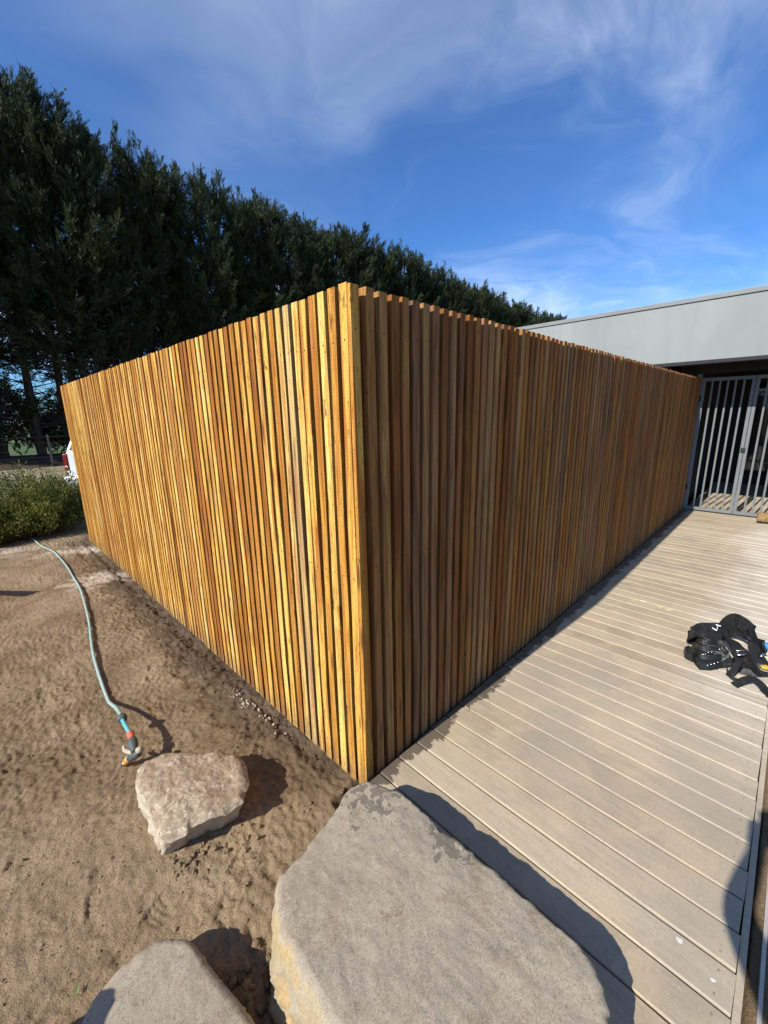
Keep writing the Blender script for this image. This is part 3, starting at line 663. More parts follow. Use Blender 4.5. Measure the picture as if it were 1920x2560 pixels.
tag(boulder('boulder', blob_outline(-1.64, 0.02, .15, .09, .46, 4), lambda x, y: (0.7 * (x + 1.64), 0.9 * (y - .02)), -0.16, M_basalt, 0.05, 0.01, 0.02, 13, 160, 0.02, 0.004, 0.8),
    'upright grey basalt boulder standing alone on soil beside the sunken boulder', 'boulder')

# loose clods of earth, and pale concrete crumbs at the fence foot
def clods(name, spots, mat):
    bm = bmesh.new(); bmesh.ops.create_icosphere(bm, subdivisions=1, radius=1.0)
    base = np.array([v.co[:] for v in bm.verts]); tri = np.array([[v.index for v in f.verts] for f in bm.faces]); bm.free()
    VV = []; FF = []; off = 0
    for x, y, s in spots:
        a = RS.rand(3) * 6.28; M3 = np.array((Matrix.Rotation(a[0], 3, 'X') @ Matrix.Rotation(a[1], 3, 'Y') @ Matrix.Rotation(a[2], 3, 'Z')))
        v = base * (1 + RS.uniform(-.28, .28, (len(base), 1))) * s * np.array([1, RS.uniform(.7, 1.1), RS.uniform(.55, .8)])
        v = v @ M3.T; v += [x, y, gz(x, y) + s * 0.22]; VV.append(v); FF.append(tri + off); off += len(base)
    return link(name, mesh_np(name, np.vstack(VV), np.vstack(FF), mat))
spots = []
for _ in range(520):
    x = R.uniform(-1.7, -0.12); y = R.uniform(-0.5, 3.5)
    if -.79 < x < -.34 and .24 < y < .86: continue
    if -1.17 < x < -.74 and y < .06: continue
    if x > -.68 and y < -.1: continue
    spots.append((x, y, 0.0025 + 0.007 * R.random() ** 3))
for _ in range(3200):
    x = R.uniform(-1.75, -0.05); y = R.uniform(-0.5, 2.6)
    if (-.80 < x < -.33 and .22 < y < .88) or (-1.2 < x < -.70 and y < .08) or (x > -.70 and y < -.08): continue
    if pn(np.array([x * 3.1 + 2]), np.array([y * 3.1]), 9)[0] + 0.25 * R.random() < 0.02: continue
    spots.append((x, y, 0.0016 + 0.0042 * R.random() ** 2))
for _ in range(420):
    y = R.uniform(.1, 5.6); spots.append((-0.02 - abs(R.gauss(0, .13)), y, 0.003 + 0.011 * R.random() ** 3))
for _ in range(130): spots.append((R.gauss(-.70, .045), R.uniform(-.55, -.12), 0.004 + 0.017 * R.random() ** 2))
for _ in range(90): spots.append((R.uniform(-.76, -.42), R.gauss(.30, .05) + 0.0, 0.004 + 0.011 * R.random() ** 2))
tag(clods('soil_clods', spots, M_dirt), 'loose crumbs and clods of dry brown soil', 'soil', kind='stuff')
tw_v, tw_f = [], []
for _ in range(130):
    x = R.uniform(-1.7, -.1); y = R.uniform(-.3, 3.2)
    if (-.80 < x < -.33 and .22 < y < .88) or (-1.2 < x < -.70 and y < .08) or (x > -.70 and y < -.08): continue
    a = R.uniform(0, 6.28); l = R.uniform(.006, .026); z = gz(x, y) + .003
    v, f = tube_vf([(x, y, z), (x + math.cos(a) * l * .5, y + math.sin(a) * l * .5, z + .002), (x + math.cos(a + .3) * l, y + math.sin(a + .3) * l, z + .001)], [.0012, .0014, .0008], 4)
    k = len(tw_v); tw_v += v; tw_f += [tuple(i + k for i in q) for q in f]
tag(link('twig_litter', poly_me('twig_litter', tw_v, tw_f, plain('dry_twig', (0.33, 0.24, 0.14), 0.9), False)), 'scattered dry twigs and wood chips on the soil', 'litter', kind='stuff')
M_conc = plain('concrete_crumb', (0.36, 0.30, 0.235), 0.95, 0, 0.15, 40, 0.4)
spots = [(-0.045 - abs(R.gauss(0, .028)), R.uniform(.6, 1.25), 0.003 + 0.010 * R.random() ** 2) for _ in range(90)] + [(R.gauss(-.14, .08), R.gauss(4.2, .14), .004 + .009 * R.random()) for _ in range(25)]
tag(clods('concrete_crumbs', spots, M_conc), 'pale concrete crumbs spilled at the foot of the fence', 'rubble', kind='stuff')

# ------------------------------------------------------------------ garden hose with nozzle
M_hose = NT('dusty_teal_hose', 0.5, 0.4)
_p = M_hose.pos(); _d = M_hose.noise(_p, 22, 5, 0.65, 0.4)
_cl = M_hose.mr(M_hose.sep(_p)[1], 1.28, 1.20)
_c = M_hose.mix(M_hose.mr(_d, 0.35, 0.62, 0.35, 0.8), (0.10, 0.30, 0.30), (0.36, 0.40, 0.37)); _c = M_hose.mix(M_hose.math('MULTIPLY', _cl, 0.75), _c, (0.05, 0.38, 0.42))
M_hose = M_hose.out(_c, 0.5)
M_blk = plain('dark_grey_plastic', (0.075, 0.083, 0.08), 0.55, 0, 0.3, 60); M_or = plain('orange_plastic', (0.72, 0.26, 0.035), 0.45, 0, 0.15, 50)
M_red = plain('red_plastic', (0.52, 0.13, 0.08), 0.5, 0, 0.2, 50); M_cream = plain('cream_plastic', (0.36, 0.32, 0.235), 0.5); M_chr = plain('nickel', (0.55, 0.55, 0.56), 0.25, 1.0, .05)
hose = tag(empty('garden_hose', (-0.66, 1.5, -0.08)), 'dusty teal garden hose with orange-tipped spray nozzle snaking over the soil', 'hose')
hp = [(-.62, 7.5, 0), (-.557, 6.677, 0), (-.512, 6.118, 0), (-.445, 5.693, 0), (-.424, 5.239, 0), (-.425, 4.80, 0), (-.436, 4.45, 0), (-.453, 3.904, 0), (-.496, 3.419, 0), (-.542, 2.995, 0), (-.595, 2.629, 0), (-.637, 2.301, 0), (-.664, 1.978, 0), (-.680, 1.70, 0)]
hp = [(x, y, gz(x, y) + 0.0135 + (0.006 if 1.9 < y < 4.2 else 0.0)) for x, y, _ in hp] + [(-.688, 1.553, -.035), (-.683, 1.432, .0), (-.686, 1.306, .03), (-.692, 1.235, .04), (-.694, 1.166, .045), (-.693, 1.105, .045), (-.692, 1.065, .042)]
org = Vector((-0.66, 1.5, -0.08))
def hpart(n, me): 
    me.transform(Matrix.Translation(-org)); return link(n, me, hose)
Vt, Ft = tube_vf(spline(hp, 170), 0.0098, 10); hpart('tube', poly_me('tube', Vt, Ft, M_hose))
hpart('float_ball', lathe_me('float_ball', [(0, .006), (.08, .017), (.25, .024), (.5, .027), (.75, .024), (.92, .017), (1, .006)], M_blk, (-.687, 1.272, .036), (-.693, 1.222, .041)))
hpart('hose_connector', lathe_me('hose_connector', [(0, .012), (.05, .0175), (.3, .0185), (.32, .0165), (.75, .0175), (1, .0165)], M_red, (-.692, 1.082, .044), (-.695, 1.035, .041)))
hpart('nozzle_grip', lathe_me('nozzle_grip', [(0, .013), (.06, .021), (.3, .0235), (.6, .021), (.85, .017), (1, .016)], M_blk, (-.695, 1.033, .041), (-.707, .955, .018)))
hpart('nozzle_barrel', lathe_me('nozzle_barrel', [(0, .008), (.05, .017), (.5, .0195), (.95, .016), (1, .0155)], M_blk, (-.694, .925, .022), (-.727, .99, -.028)))
hpart('barrel_ring', lathe_me('barrel_ring', [(0, .0155), (.1, .018), (.9, .018), (1, .0155)], M_cream, (-.727, .99, -.028), (-.7305, .9955, -.033)))
hpart('orange_collar', lathe_me('orange_collar', [(0, .0155), (.1, .0185), (.8, .0165), (1, .014)], M_or, (-.7305, .9955, -.033), (-.745, 1.013, -.056)))
hpart('spray_tip', lathe_me('spray_tip', [(0, .0135), (.5, .011), (.9, .009), (1, .004)], M_chr, (-.745, 1.013, -.056), (-.758, 1.027, -.076)))
lv = ribbon('trigger_lever', [(-.712, .965, .012), (-.726, .995, .006), (-.737, 1.03, .002), (-.733, 1.052, .01)], (0.6, -.3, .6), .016, .007, M_cream, None, 10); lv.data.transform(Matrix.Translation(-org)); lv.parent = hose
hpart('flow_dial', lathe_me('flow_dial', [(0, .010), (.2, .0165), (.8, .0165), (1, .011)], M_cream, (-.70, .94, .028), (-.678, .922, .042)))

# ------------------------------------------------------------------ tool belt left on the deck
belt = tag(empty('tool_belt', (2.3, -1.08, 0)), 'black leather tool belt with riveted pouch and braces dropped on the deck', 'tool belt')
BO = Vector((2.3, -1.08, 0))
def bset(o): o.data.transform(Matrix.Translation(-BO)); o.parent = belt; return o
def pad_me(name, outline, zb, mat, puff=0.012, inset=0.85):
    n = len(outline); c = Vector((0, 0, 0))
    for p in outline: c += Vector(p)
    c /= n; V = []; F = []
    lower = [Vector((p[0], p[1], max(0.002, p[2] - zb))) for p in outline]; mid = [Vector(p) - Vector((0, 0, zb * 0.35)) for p in outline]
    mid = [c + (m - c) * 1.04 for m in mid]; up = [c + (Vector(p) - c) * inset + Vector((0, 0, puff)) for p in outline]; up2 = [c + (Vector(p) - c) * inset * 0.5 + Vector((0, 0, puff * 1.5)) for p in outline]
    for ring in (lower, mid, up, up2): V += ring
    for k in range(3):
        for j in range(n): F.append((k * n + j, k * n + (j + 1) % n, k * n + n + (j + 1) % n, k * n + n + j))
    V.append(c + Vector((0, 0, puff * 1.6))); V.append(Vector((c.x, c.y, 0.002)))
    for j in range(n): F.append((3 * n + j, 3 * n + (j + 1) % n, 4 * n)); F.append((j, 4 * n + 1, (j + 1) % n))
    me = poly_me(name, V, F, mat, False); bm = bmesh.new(); bm.from_mesh(me); bmesh.ops.recalc_face_normals(bm, faces=list(bm.faces)); bm.to_mesh(me); bm.free(); return me
pouch_o = [(2.277, -.871, .050), (2.350, -.903, .070), (2.355, -.964, .090), (2.372, -1.017, .090), (2.256, -1.086, .090), (2.224, -1.104, .060), (2.183, -1.066, .022), (2.090, -1.007, .016), (2.056, -.959, .016), (2.100, -.929, .022), (2.185, -.895, .034)]
pouch = bset(link('pouch', pad_me('pouch', pouch_o, 0.09, M_leather, 0.012)))
bset(link('hammer_holder', pad_me('hammer_holder', [(2.208, -.846, .05), (2.23, -.867, .06), (2.19, -.90, .055), (2.12, -.91, .035), (2.145, -.862, .032)], .05, M_leather, .006)))
def psub(o): o.data.transform(Matrix.Translation(-BO)); o.parent = pouch; return o
for k, pts in enumerate(([(2.30, -.90, .085), (2.255, -.925, .103), (2.26, -.97, .108), (2.30, -1.01, .112), (2.285, -1.055, .108)],
                         [(2.24, -.90, .072), (2.19, -.935, .088), (2.20, -.985, .094), (2.245, -1.03, .102), (2.225, -1.07, .09)],
                         [(2.17, -.915, .055), (2.125, -.95, .062), (2.14, -1.0, .066), (2.19, -1.045, .072)])):
    psub(ribbon('pocket_edge', pts, (0.3, 0, 1), 0.034, 0.006, M_leather, None, 14))
M_thread = plain('grey_stitching', (0.16, 0.16, 0.15), 0.7)
for k in range(3):
    psub(tube('stitching', spline([(2.31 - .055 * k, -.93 - .01 * k, .112 - .014 * k), (2.28 - .06 * k, -.965, .118 - .015 * k), (2.305 - .055 * k, -1.01, .122 - .015 * k), (2.27 - .04 * k, -1.06, .112 - .015 * k)], 12), .0016, M_thread, None, 4))
for p in [(2.128, -.956, .078), (2.14, -.967, .08), (2.16, -.979, .083), (2.178, -.995, .085), (2.228, -1.027, .098), (2.075, -.992, .037), (2.097, -1.006, .04), (2.118, -1.02, .042), (2.146, -1.035, .045), (2.196, -1.062, .055)]:
    psub(link('rivet', lathe_me('rivet', [(0, .006), (.6, .0052), (1, .002)], M_chr, p, (p[0] - .002, p[1], p[2] + .005), 8)))
wb = bset(ribbon('waist_band', [(2.43, -.862, .055), (2.425, -.905, .10), (2.46, -.95, .105), (2.50, -1.0, .105), (2.545, -1.04, .09)], (0.55, 0.1, .8), 0.115, 0.012, M_web, None, 18))
M_print = plain('white_print', (0.75, 0.75, 0.75), 0.6)
for a, b in (((2.446, -.958, .139), (2.435, -.985, .132)), ((2.435, -.985, .132), (2.47, -.984, .152)), ((2.478, -.972, .156), (2.478, -1.0, .154))):
    o = ribbon('printed_mark', [a, tuple(Vector(a).lerp(Vector(b), .5)), b], (0.7, 0, .7), .006, .003, M_print, None, 4); o.data.transform(Matrix.Translation(-BO)); o.parent = wb
M_blue = plain('blue_plastic', (0.05, 0.25, 0.62), 0.45)
bset(ribbon('belt_loop', [(2.40, -.885, .02), (2.352, -.845, .05), (2.326, -.858, .10), (2.365, -.895, .112), (2.377, -.94, .10), (2.415, -1.02, .10)], (0.35, 0, 1), 0.055, 0.009, M_web, None, 22))
bset(box('blue_tab', (2.385, -.935, .088), (2.40, -.912, .10), M_blue, None, .002))
bset(ribbon('brace_strap', [(2.72, -1.00, .02), (2.705, -1.03, .10), (2.70, -1.06, .135), (2.656, -1.106, .135), (2.615, -1.158, .115), (2.535, -1.203, .09), (2.49, -1.245, .04)], [(1, 1, .2), (.9, .8, .5), (.8, .6, .5)], 0.10, 0.014, M_web, None, 22))
bset(ribbon('brace_strap', [(2.66, -1.02, .03), (2.62, -1.10, .085), (2.538, -1.158, .08), (2.48, -1.19, .06), (2.41, -1.215, .02)], [(.8, .6, .2), (.8, .6, .4)], 0.055, 0.010, M_web, None, 18))
bset(ribbon('brace_pad', [(2.47, -1.03, .08), (2.40, -1.055, .118), (2.331, -1.086, .125), (2.247, -1.125, .122), (2.20, -1.175, .09), (2.19, -1.225, .03)], [(.55, .8, .1), (.5, .8, .1)], 0.075, 0.014, M_web, None, 20))
bset(ribbon('side_strap', [(2.24, -1.095, .10), (2.175, -1.13, .085), (2.115, -1.12, .05), (2.075, -1.10, .012)], (.4, .9, .2), 0.034, 0.005, M_web, None, 14))
bset(ribbon('tail_strap', [(1.985, -1.135, .012), (2.046, -1.179, .04), (2.075, -1.215, .045), (2.05, -1.255, .035), (2.007, -1.277, .02), (1.995, -1.288, .006)], [(.7, .5, .3), (.9, .2, .3)], 0.04, 0.005, M_web, None, 18))
bset(ribbon('side_strap', [(2.10, -1.085, .06), (2.063, -1.092, .045), (2.05, -1.125, .02), (2.062, -1.165, .012)], (.1, .2, 1), 0.02, 0.004, M_web, None, 14))
bset(link('rear_pouch', pad_me('rear_pouch', [(2.30, -1.10, .05), (2.42, -1.16, .06), (2.46, -1.24, .05), (2.36, -1.285, .035), (2.24, -1.275, .03), (2.19, -1.22, .03), (2.17, -1.15, .03)], .06, M_leather, .008)))
bk = bset(tube('buckle', [(2.205, -1.108, .132), (2.262, -1.158, .132), (2.208, -1.166, .128), (2.163, -1.120, .128), (2.205, -1.108, .132)], .0055, M_chr, None, 8))
bset(tube('buckle', [(2.70, -1.13, .112), (2.665, -1.155, .112), (2.645, -1.14, .118)], .005, M_chr, None, 8))
bset(tube('hook', [(2.43, -1.225, .06), (2.40, -1.235, .075), (2.36, -1.228, .07)], .008, M_chr, None, 8))
M_yel = plain('yellow_print', (0.75, 0.52, 0.05), 0.5)
pt = bset(link('badge', lathe_me('badge', [(0, .036), (.5, .038), (1, .036)], M_blk, (2.25, -1.252, .052), (2.2492, -1.2525, .060), 18)))
for k in range(5):
    o = box('badge_stripe', (2.222 + k * .012, -1.274 + abs(k - 2) * .004, .0602), (2.227 + k * .012, -1.233 - abs(k - 2) * .004, .0625), M_yel); o.data.transform(Matrix.Translation(-BO)); o.parent = pt
o = link('badge_ring', lathe_me('badge_ring', [(0, .037), (.5, .040), (1, .037)], M_yel, (2.25, -1.252, .0535), (2.2495, -1.2522, .0575), 18)); o.data.transform(Matrix.Translation(-BO)); o.parent = pt
M_white = plain('white_enamel', (0.72, 0.73, 0.74), 0.35, 0, .04)
lvl = tag(empty('sealant_cartridge', (2.70, -1.25, 0)), 'blue and white sealant cartridge lying behind the tool belt', 'cartridge')
def lp(n, me): me.transform(Matrix.Translation((-2.70, 1.25, 0))); return link(n, me, lvl)
lp('cartridge', lathe_me('cartridge', [(0, .022), (.02, .025), (.98, .025), (1, .022)], M_white, (2.655, -1.215, .026), (2.62, -1.42, .026)))
lp('label_band', lathe_me('label_band', [(0, .0245), (.02, .0257), (.98, .0257), (1, .0245)], M_blue, (2.6515, -1.235, .026), (2.64, -1.30, .026)))
lp('nozzle_cone', lathe_me('nozzle_cone', [(0, .012), (.1, .009), (1, .003)], M_blue, (2.655, -1.215, .026), (2.668, -1.14, .02)))

# coir doormat rolled up by the gate
mat_ = tag(empty('rolled_doormat', (6.95, -1.12, 0)), 'rolled brown coir doormat lying in front of the steel gate', 'doormat')
V = []; F = []; n = 64; turns = 2.6
for i in range(n):
    u = i / (n - 1); a = u * turns * 2 * math.pi; r = 0.022 + 0.046 * u
    for s, rr in ((0, r), (0, r + 0.013), (1, r + 0.013), (1, r)):
        V.append((math.cos(a) * rr, 0.17 * (1 - 2 * s) + R.uniform(-.004, .004), 0.083 + math.sin(a) * rr))
for i in range(n - 1):
    for k in range(4): F.append((i * 4 + k, i * 4 + (k + 1) % 4, i * 4 + 4 + (k + 1) % 4, i * 4 + 4 + k))
F += [(0, 1, 2, 3), (n * 4 - 1, n * 4 - 2, n * 4 - 3, n * 4 - 4)]
link('pile', poly_me('pile', V, F, M_coir, False), mat_, (0, 0, 0))
tv, tf = [], []
for i in range(420):
    a = R.uniform(0, 6.28); r0 = 0.078; y = R.uniform(-.17, .17); l = R.uniform(.006, .014)
    b = Vector((math.cos(a) * r0, y, .083 + math.sin(a) * r0)); d = Vector((math.cos(a), R.uniform(-.5, .5), math.sin(a)))
    w = Vector((-math.sin(a), 0, math.cos(a))) * .002; k = len(tv)
    tv += [b - w, b + w, b + d * l]; tf.append((k, k + 1, k + 2))
tag(link('fibre_tufts', poly_me('fibre_tufts', tv, tf, M_coir, False), mat_), kind='stuff')
mat_.rotation_euler = (0, 0, math.radians(8))

# ------------------------------------------------------------------ conifer windbreak
def frames(D):
    D = D / np.linalg.norm(D, axis=1)[:, None]; a = np.where(np.abs(D[:, 2:3]) < 0.9, np.array([[0, 0, 1.]]), np.array([[1., 0, 0]]))
    X = np.cross(a, D); X /= np.linalg.norm(X, axis=1)[:, None]; Y = np.cross(D, X)
    th = RS.rand(len(D)) * 6.283; c, s = np.cos(th)[:, None], np.sin(th)[:, None]
    return X * c + Y * s, -X * s + Y * c, D
def plume(nb, seed, flat=0.45):
    r = np.random.RandomState(seed); V = []; F = []
    for i in range(nb):
        t = (i + 0.5) / nb; side = 1 if i % 2 else -1; ang = r.uniform(-flat, flat)
        L = (0.40 - 0.27 * t) * r.uniform(.8, 1.2); o = np.array([side * math.cos(ang), math.sin(ang), 0.0]); up = np.array([0, 0, 1.0])
        d = o * 0.60 + up * 0.82; b = up * (t * 0.85); w = np.cross(d, np.array([r.uniform(-1, 1), r.uniform(-1, 1), .2])); w = w / np.linalg.norm(w) * 0.042
        k = len(V); V += [b - w * .5, b + d * L * .5 - w, b + d * L, b + d * L * .5 + w]; F.append((k, k + 1, k + 2, k + 3))
    k = len(V); V += [np.array([-.03, 0, .45]), np.array([.0, .025, .75]), np.array([.0, 0, 1.12]), np.array([.03, -.02, .75])]; F.append((k, k + 1, k + 2, k + 3))
    return np.array(V), np.array(F)
PL = [plume(13, s) for s in (1, 2, 3)]
def foliage(P, D, Sc):
    VV = []; FF = []; off = 0; g = np.arange(len(P)) % len(PL)
    for k in range(len(PL)):
        m = g == k; X, Y, Z = frames(D[m]); T, Fp = PL[k]; p = P[m]; s = Sc[m]
        v = p[:, None] + s[:, None, None] * (T[None, :, 0:1] * X[:, None] + T[None, :, 1:2] * Y[:, None] + T[None, :, 2:3] * Z[:, None])
        f = Fp[None] + (np.arange(len(p)) * len(T))[:, None, None] + off
        VV.append(v.reshape(-1, 3)); FF.append(f.reshape(-1, 4)); off += v.shape[0] * v.shape[1]
    return np.vstack(VV), np.vstack(FF)
def make_tree(seed, H=13.6):
    r = random.Random(seed); tv, tf = [], []
    def add_tube(pts, rad, sides):
        v, f = tube_vf(pts, rad, sides, False); k = len(tv); tv.extend(v); tf.extend([tuple(i + k for i in q) for q in f])
    stems = []
    for s in range(r.choice((2, 3, 4))):
        a = r.uniform(0, 6.28); sp = r.uniform(.5, 1.3); top = H * (1.0 if s == 0 else r.uniform(.90, 1.0))
        pts = [Vector((0.2 * math.cos(a), 0.2 * math.sin(a), -0.1))]
        for k in range(1, 8):
            u = k / 7; pts.append(Vector((math.cos(a) * sp * u ** .8 + r.uniform(-.1, .1), math.sin(a) * sp * u ** .8 + r.uniform(-.1, .1), top * u)))
        stems.append(pts); add_tube(pts, [0.145 * (1 - k / 7.4) ** .8 + .012 for k in range(8)], 8)
    P, D, Sc = [], [], []
    def at(pts, z):
        for k in range(len(pts) - 1):
            if pts[k].z <= z <= pts[k + 1].z: return pts[k].lerp(pts[k + 1], (z - pts[k].z) / max(1e-6, pts[k + 1].z - pts[k].z))
        return pts[-1]
    for i in range(230):
        st = r.choice(stems); u = r.uniform(0.05, 0.98); z = st[-1].z * u; b = at(st, z); a = r.uniform(0, 6.28)
        env = (1.3 + 1.2 * min(1, u / .3)) * (1 - max(0, u - .5) / .60) ** .7 + .2
        L = env * r.uniform(.6, 1.12); el = -0.05 + 0.55 * u + r.uniform(-.2, .3)
        d0 = Vector((math.cos(a) * math.cos(el), math.sin(a) * math.cos(el), math.sin(el)))
        mid = b + d0 * L * .55; end = b + d0 * L * .85 + Vector((0, 0, L * (.10 + .34 * u)))
        add_tube([b, mid, end], [.035 * (1 - u) + .016, .017, .005], 4)
        dens = 0.30 + 0.70 * min(1, max(0, (u - .20) / .28)); dead = r.random() > dens
        if dead or u < .3:
            for q in range(4):
                s0 = b.lerp(end, r.uniform(.2, .95)); d1 = Vector((r.uniform(-.6, .6), r.uniform(-.6, .6), r.uniform(-.1, .45))); add_tube([s0, s0 + d1 * .5, s0 + d1 + Vector((0, 0, .12))], [.012, .008, .003], 3)
        if dead: continue
        n = int(L * 22 * (0.25 + .75 * dens)) + 5
        for k in range(n):                                   # a plume-shaped clump that narrows towards the branch tip
            t = 0.22 + .86 * r.random() ** .8; sp = .25 * max(.15, 1.15 - t)
            c = (b.lerp(mid, t * 2) if t < .5 else mid.lerp(end, (t - .5) * 2)) + Vector((r.gauss(0, sp), r.gauss(0, sp), r.gauss(0, sp * .6)))
            P.append(c); D.append((end - b).normalized() * 1.0 + Vector((r.gauss(0, .45), r.gauss(0, .45), .12 + .35 * u + r.gauss(0, .25)))); Sc.append(r.uniform(.27, .56) * (1.1 - .3 * t))
    for st in stems:                                         # feathery leaders
        top = st[-1]
        for q in range(r.choice((4, 5, 6))):
            a = r.uniform(0, 6.28); ba = top + Vector((math.cos(a) * r.uniform(.1, .9), math.sin(a) * r.uniform(.1, .9), -r.uniform(.5, 1.7))); hh = r.uniform(.8, 1.5)
            lean = Vector((r.gauss(0, .16), r.gauss(0, .16), 1)); add_tube([ba, ba + lean * hh], [.02, .004], 3)
            for k in range(26):
                t = r.random(); c = ba + lean * hh * t; az = r.uniform(0, 6.28); w = (1 - t) * .20
                P.append(c + Vector((math.cos(az) * w, math.sin(az) * w, 0))); D.append(Vector((math.cos(az) * .55 * (1.1 - t), math.sin(az) * .55 * (1.1 - t), 1))); Sc.append(r.uniform(.28, .5) * (1.15 - .5 * t))
    v, f = foliage(np.array([p[:] for p in P]), np.array([d[:] for d in D]), np.array(Sc))
    crown = mesh_np('crown', v, f, M_cyp); trunk = poly_me('trunk', tv, tf, M_bark)
    return trunk, crown
TREES = [make_tree(s) for s in (21, 22, 23, 24, 25)]
tx = -4.6
k = 0
while tx < 66:
    me_t, me_c = TREES[k % 5 if k % 7 else (k // 7) % 5]
    y = 22.0 + R.uniform(-.45, .45); s = R.uniform(.975, 1.03) * float(np.interp(tx, [2, 4, 7, 12, 20, 30, 60], [1.0, .965, .93, .93, .93, .89, .88]))
    o = tag(empty('conifer_tree', (tx, y, 0.12), R.uniform(0, 6.28)), 'tall dark conifer in the windbreak row beyond the timber fence', 'tree', 'conifers of the windbreak row')
    o.scale = (s * R.uniform(.95, 1.1), s * R.uniform(.95, 1.1), s)
    link('trunk', me_t, o); link('crown', me_c, o)
    tx += R.uniform(1.05, 1.4); k += 1

# dark undergrowth that fills the foot of the windbreak
up, ud, us = [], [], []
for i in range(11000):
    x = R.uniform(-9, 62); y = R.uniform(23.0, 24.6)
    if -1.0 < x < -0.6: continue
    hh = (1.5 + 1.5 * (0.5 + 0.5 * math.sin(x * 1.7 + 2 * math.sin(x * .6)))) * R.random() ** .7
    up.append((x, y, hh)); ud.append((R.gauss(0, .5), R.gauss(0, .5), .8)); us.append(R.uniform(.5, 1.0))
v, f = foliage(np.array(up), np.array(ud), np.array(us))
tag(link('undergrowth', mesh_np('undergrowth', v, f, M_cyp)), 'dark tangled undergrowth at the foot of the conifers', 'undergrowth', kind='stuff')

# ------------------------------------------------------------------ shrubs at the far end of the fence
def shrub(loc, rx, ry, h, nst, seed, label):
    r = random.Random(seed); root = tag(empty('shrub', loc), label, 'shrub'); sv, sf = [], []; lv, ld = [], []
    for i in range(nst):
        a = r.uniform(0, 6.28); rr = r.random() ** .6; e = Vector((math.cos(a) * rx * rr, math.sin(a) * ry * rr, h * (1 - .55 * rr ** 2) * r.uniform(.55, 1.05)))
        b = Vector((math.cos(a) * .10 * rr, math.sin(a) * .10 * rr, -.03)); mid = b.lerp(e, .5) + Vector((math.cos(a) * rr * .10, math.sin(a) * rr * .10, -.06 + .04 * r.random()))
        pts = spline([b, mid, e], 7); v, f = tube_vf(pts, [.008, .007, .006, .005, .004, .003, .002], 3, False); kk = len(sv); sv += v; sf += [tuple(j + kk for j in q) for q in f]
        n = 84
        for q in range(n):
            t = .30 + .70 * r.random() ** .75; u = t * 6; j = min(5, int(u)); c = pts[j].lerp(pts[j + 1], u - j); tn = (pts[j + 1] - pts[j]).normalized()
            sb = Vector((r.gauss(0, .045), r.gauss(0, .045), r.gauss(0, .04)))
            lv.append(c + sb); ld.append(tn * .8 + Vector((r.gauss(0, .6), r.gauss(0, .6), .35 + r.gauss(0, .4))))
    P = np.array([p[:] for p in lv]); D = np.array([d[:] for d in ld]); X, Y, Z = frames(D); L = RS.uniform(.03, .06, (len(P), 1)); w = L * .19
    v = np.stack([P, P + Z * L * .5 - X * w, P + Z * L, P + Z * L * .5 + X * w], 1).reshape(-1, 3); f = np.arange(len(P) * 4).reshape(-1, 4)
    link('foliage', mesh_np('foliage', v, f, M_shrub), root); link('stems', poly_me('stems', sv, sf, M_twig), root); return root
shrub((-0.40, 7.25, gz(-.4, 7.25)), .95, .75, 1.06, 300, 3, 'bushy green fine-leaved shrub at the far end of the sunlit fence')
shrub((-1.05, 7.05, gz(-1.05, 7.05)), .62, .5, .62, 230, 5, 'low green shrub spreading in front of the taller bush where the hose begins')
shrub((-2.15, 6.55, gz(-2.15, 6.55)), .55, .5, .85, 200, 6, 'small rounded green shrub standing apart on open soil')

# ------------------------------------------------------------------ pickup parked by the road
M_car = plain('white_car_paint', (0.60, 0.61, 0.61), 0.25, 0, .03, 3, 0.0); M_tail = plain('red_lens', (0.14, 0.012, 0.010), 0.2, 0, .1, 20); M_tyre = plain('tyre_rubber', (0.02, 0.02, 0.02), 0.85); M_rim = plain('alloy_rim', (0.45, 0.45, 0.46), 0.35, .8)
car = tag(empty('pickup', (1.03, 9.35, -0.088), math.radians(45)), 'white pickup with canopy and red tail lights parked past the fence', 'pickup')
body = link('body', prism_me('body', [(0.02, .46), (0.0, .60), (0.03, 1.07), (3.45, 1.10), (3.75, 1.13), (4.95, 1.0), (5.14, .86), (5.14, .44), (4.7, .38), (0.5, .40)], -.885, .885, M_car, .045, .03), car)
cab = link('canopy', prism_me('canopy', [(.045, 1.065), (.36, 1.70), (.62, 1.765), (2.75, 1.79), (3.02, 1.72), (3.72, 1.12), (3.3, 1.065)], -.855, .855, M_car, .04, .15), car)
def cquad(n, c, m, par, th=.012):
    c = [Vector(p) for p in c]; nn = (c[1] - c[0]).cross(c[3] - c[0]).normalized() * th
    return link(n, poly_me(n, c + [p + nn for p in c], [(3, 2, 1, 0), (4, 5, 6, 7), (0, 1, 5, 4), (1, 2, 6, 5), (2, 3, 7, 6), (3, 0, 4, 7)], m, False), par)
cquad('rear_window', [(.075, .775, 1.10), (.335, .655, 1.64), (.335, -.655, 1.64), (.075, -.775, 1.10)], M_glass, cab, -.02)
cquad('windscreen', [(3.645, .74, 1.16), (3.645, -.74, 1.16), (3.075, -.66, 1.66), (3.075, .66, 1.66)], M_glass, cab, .03)
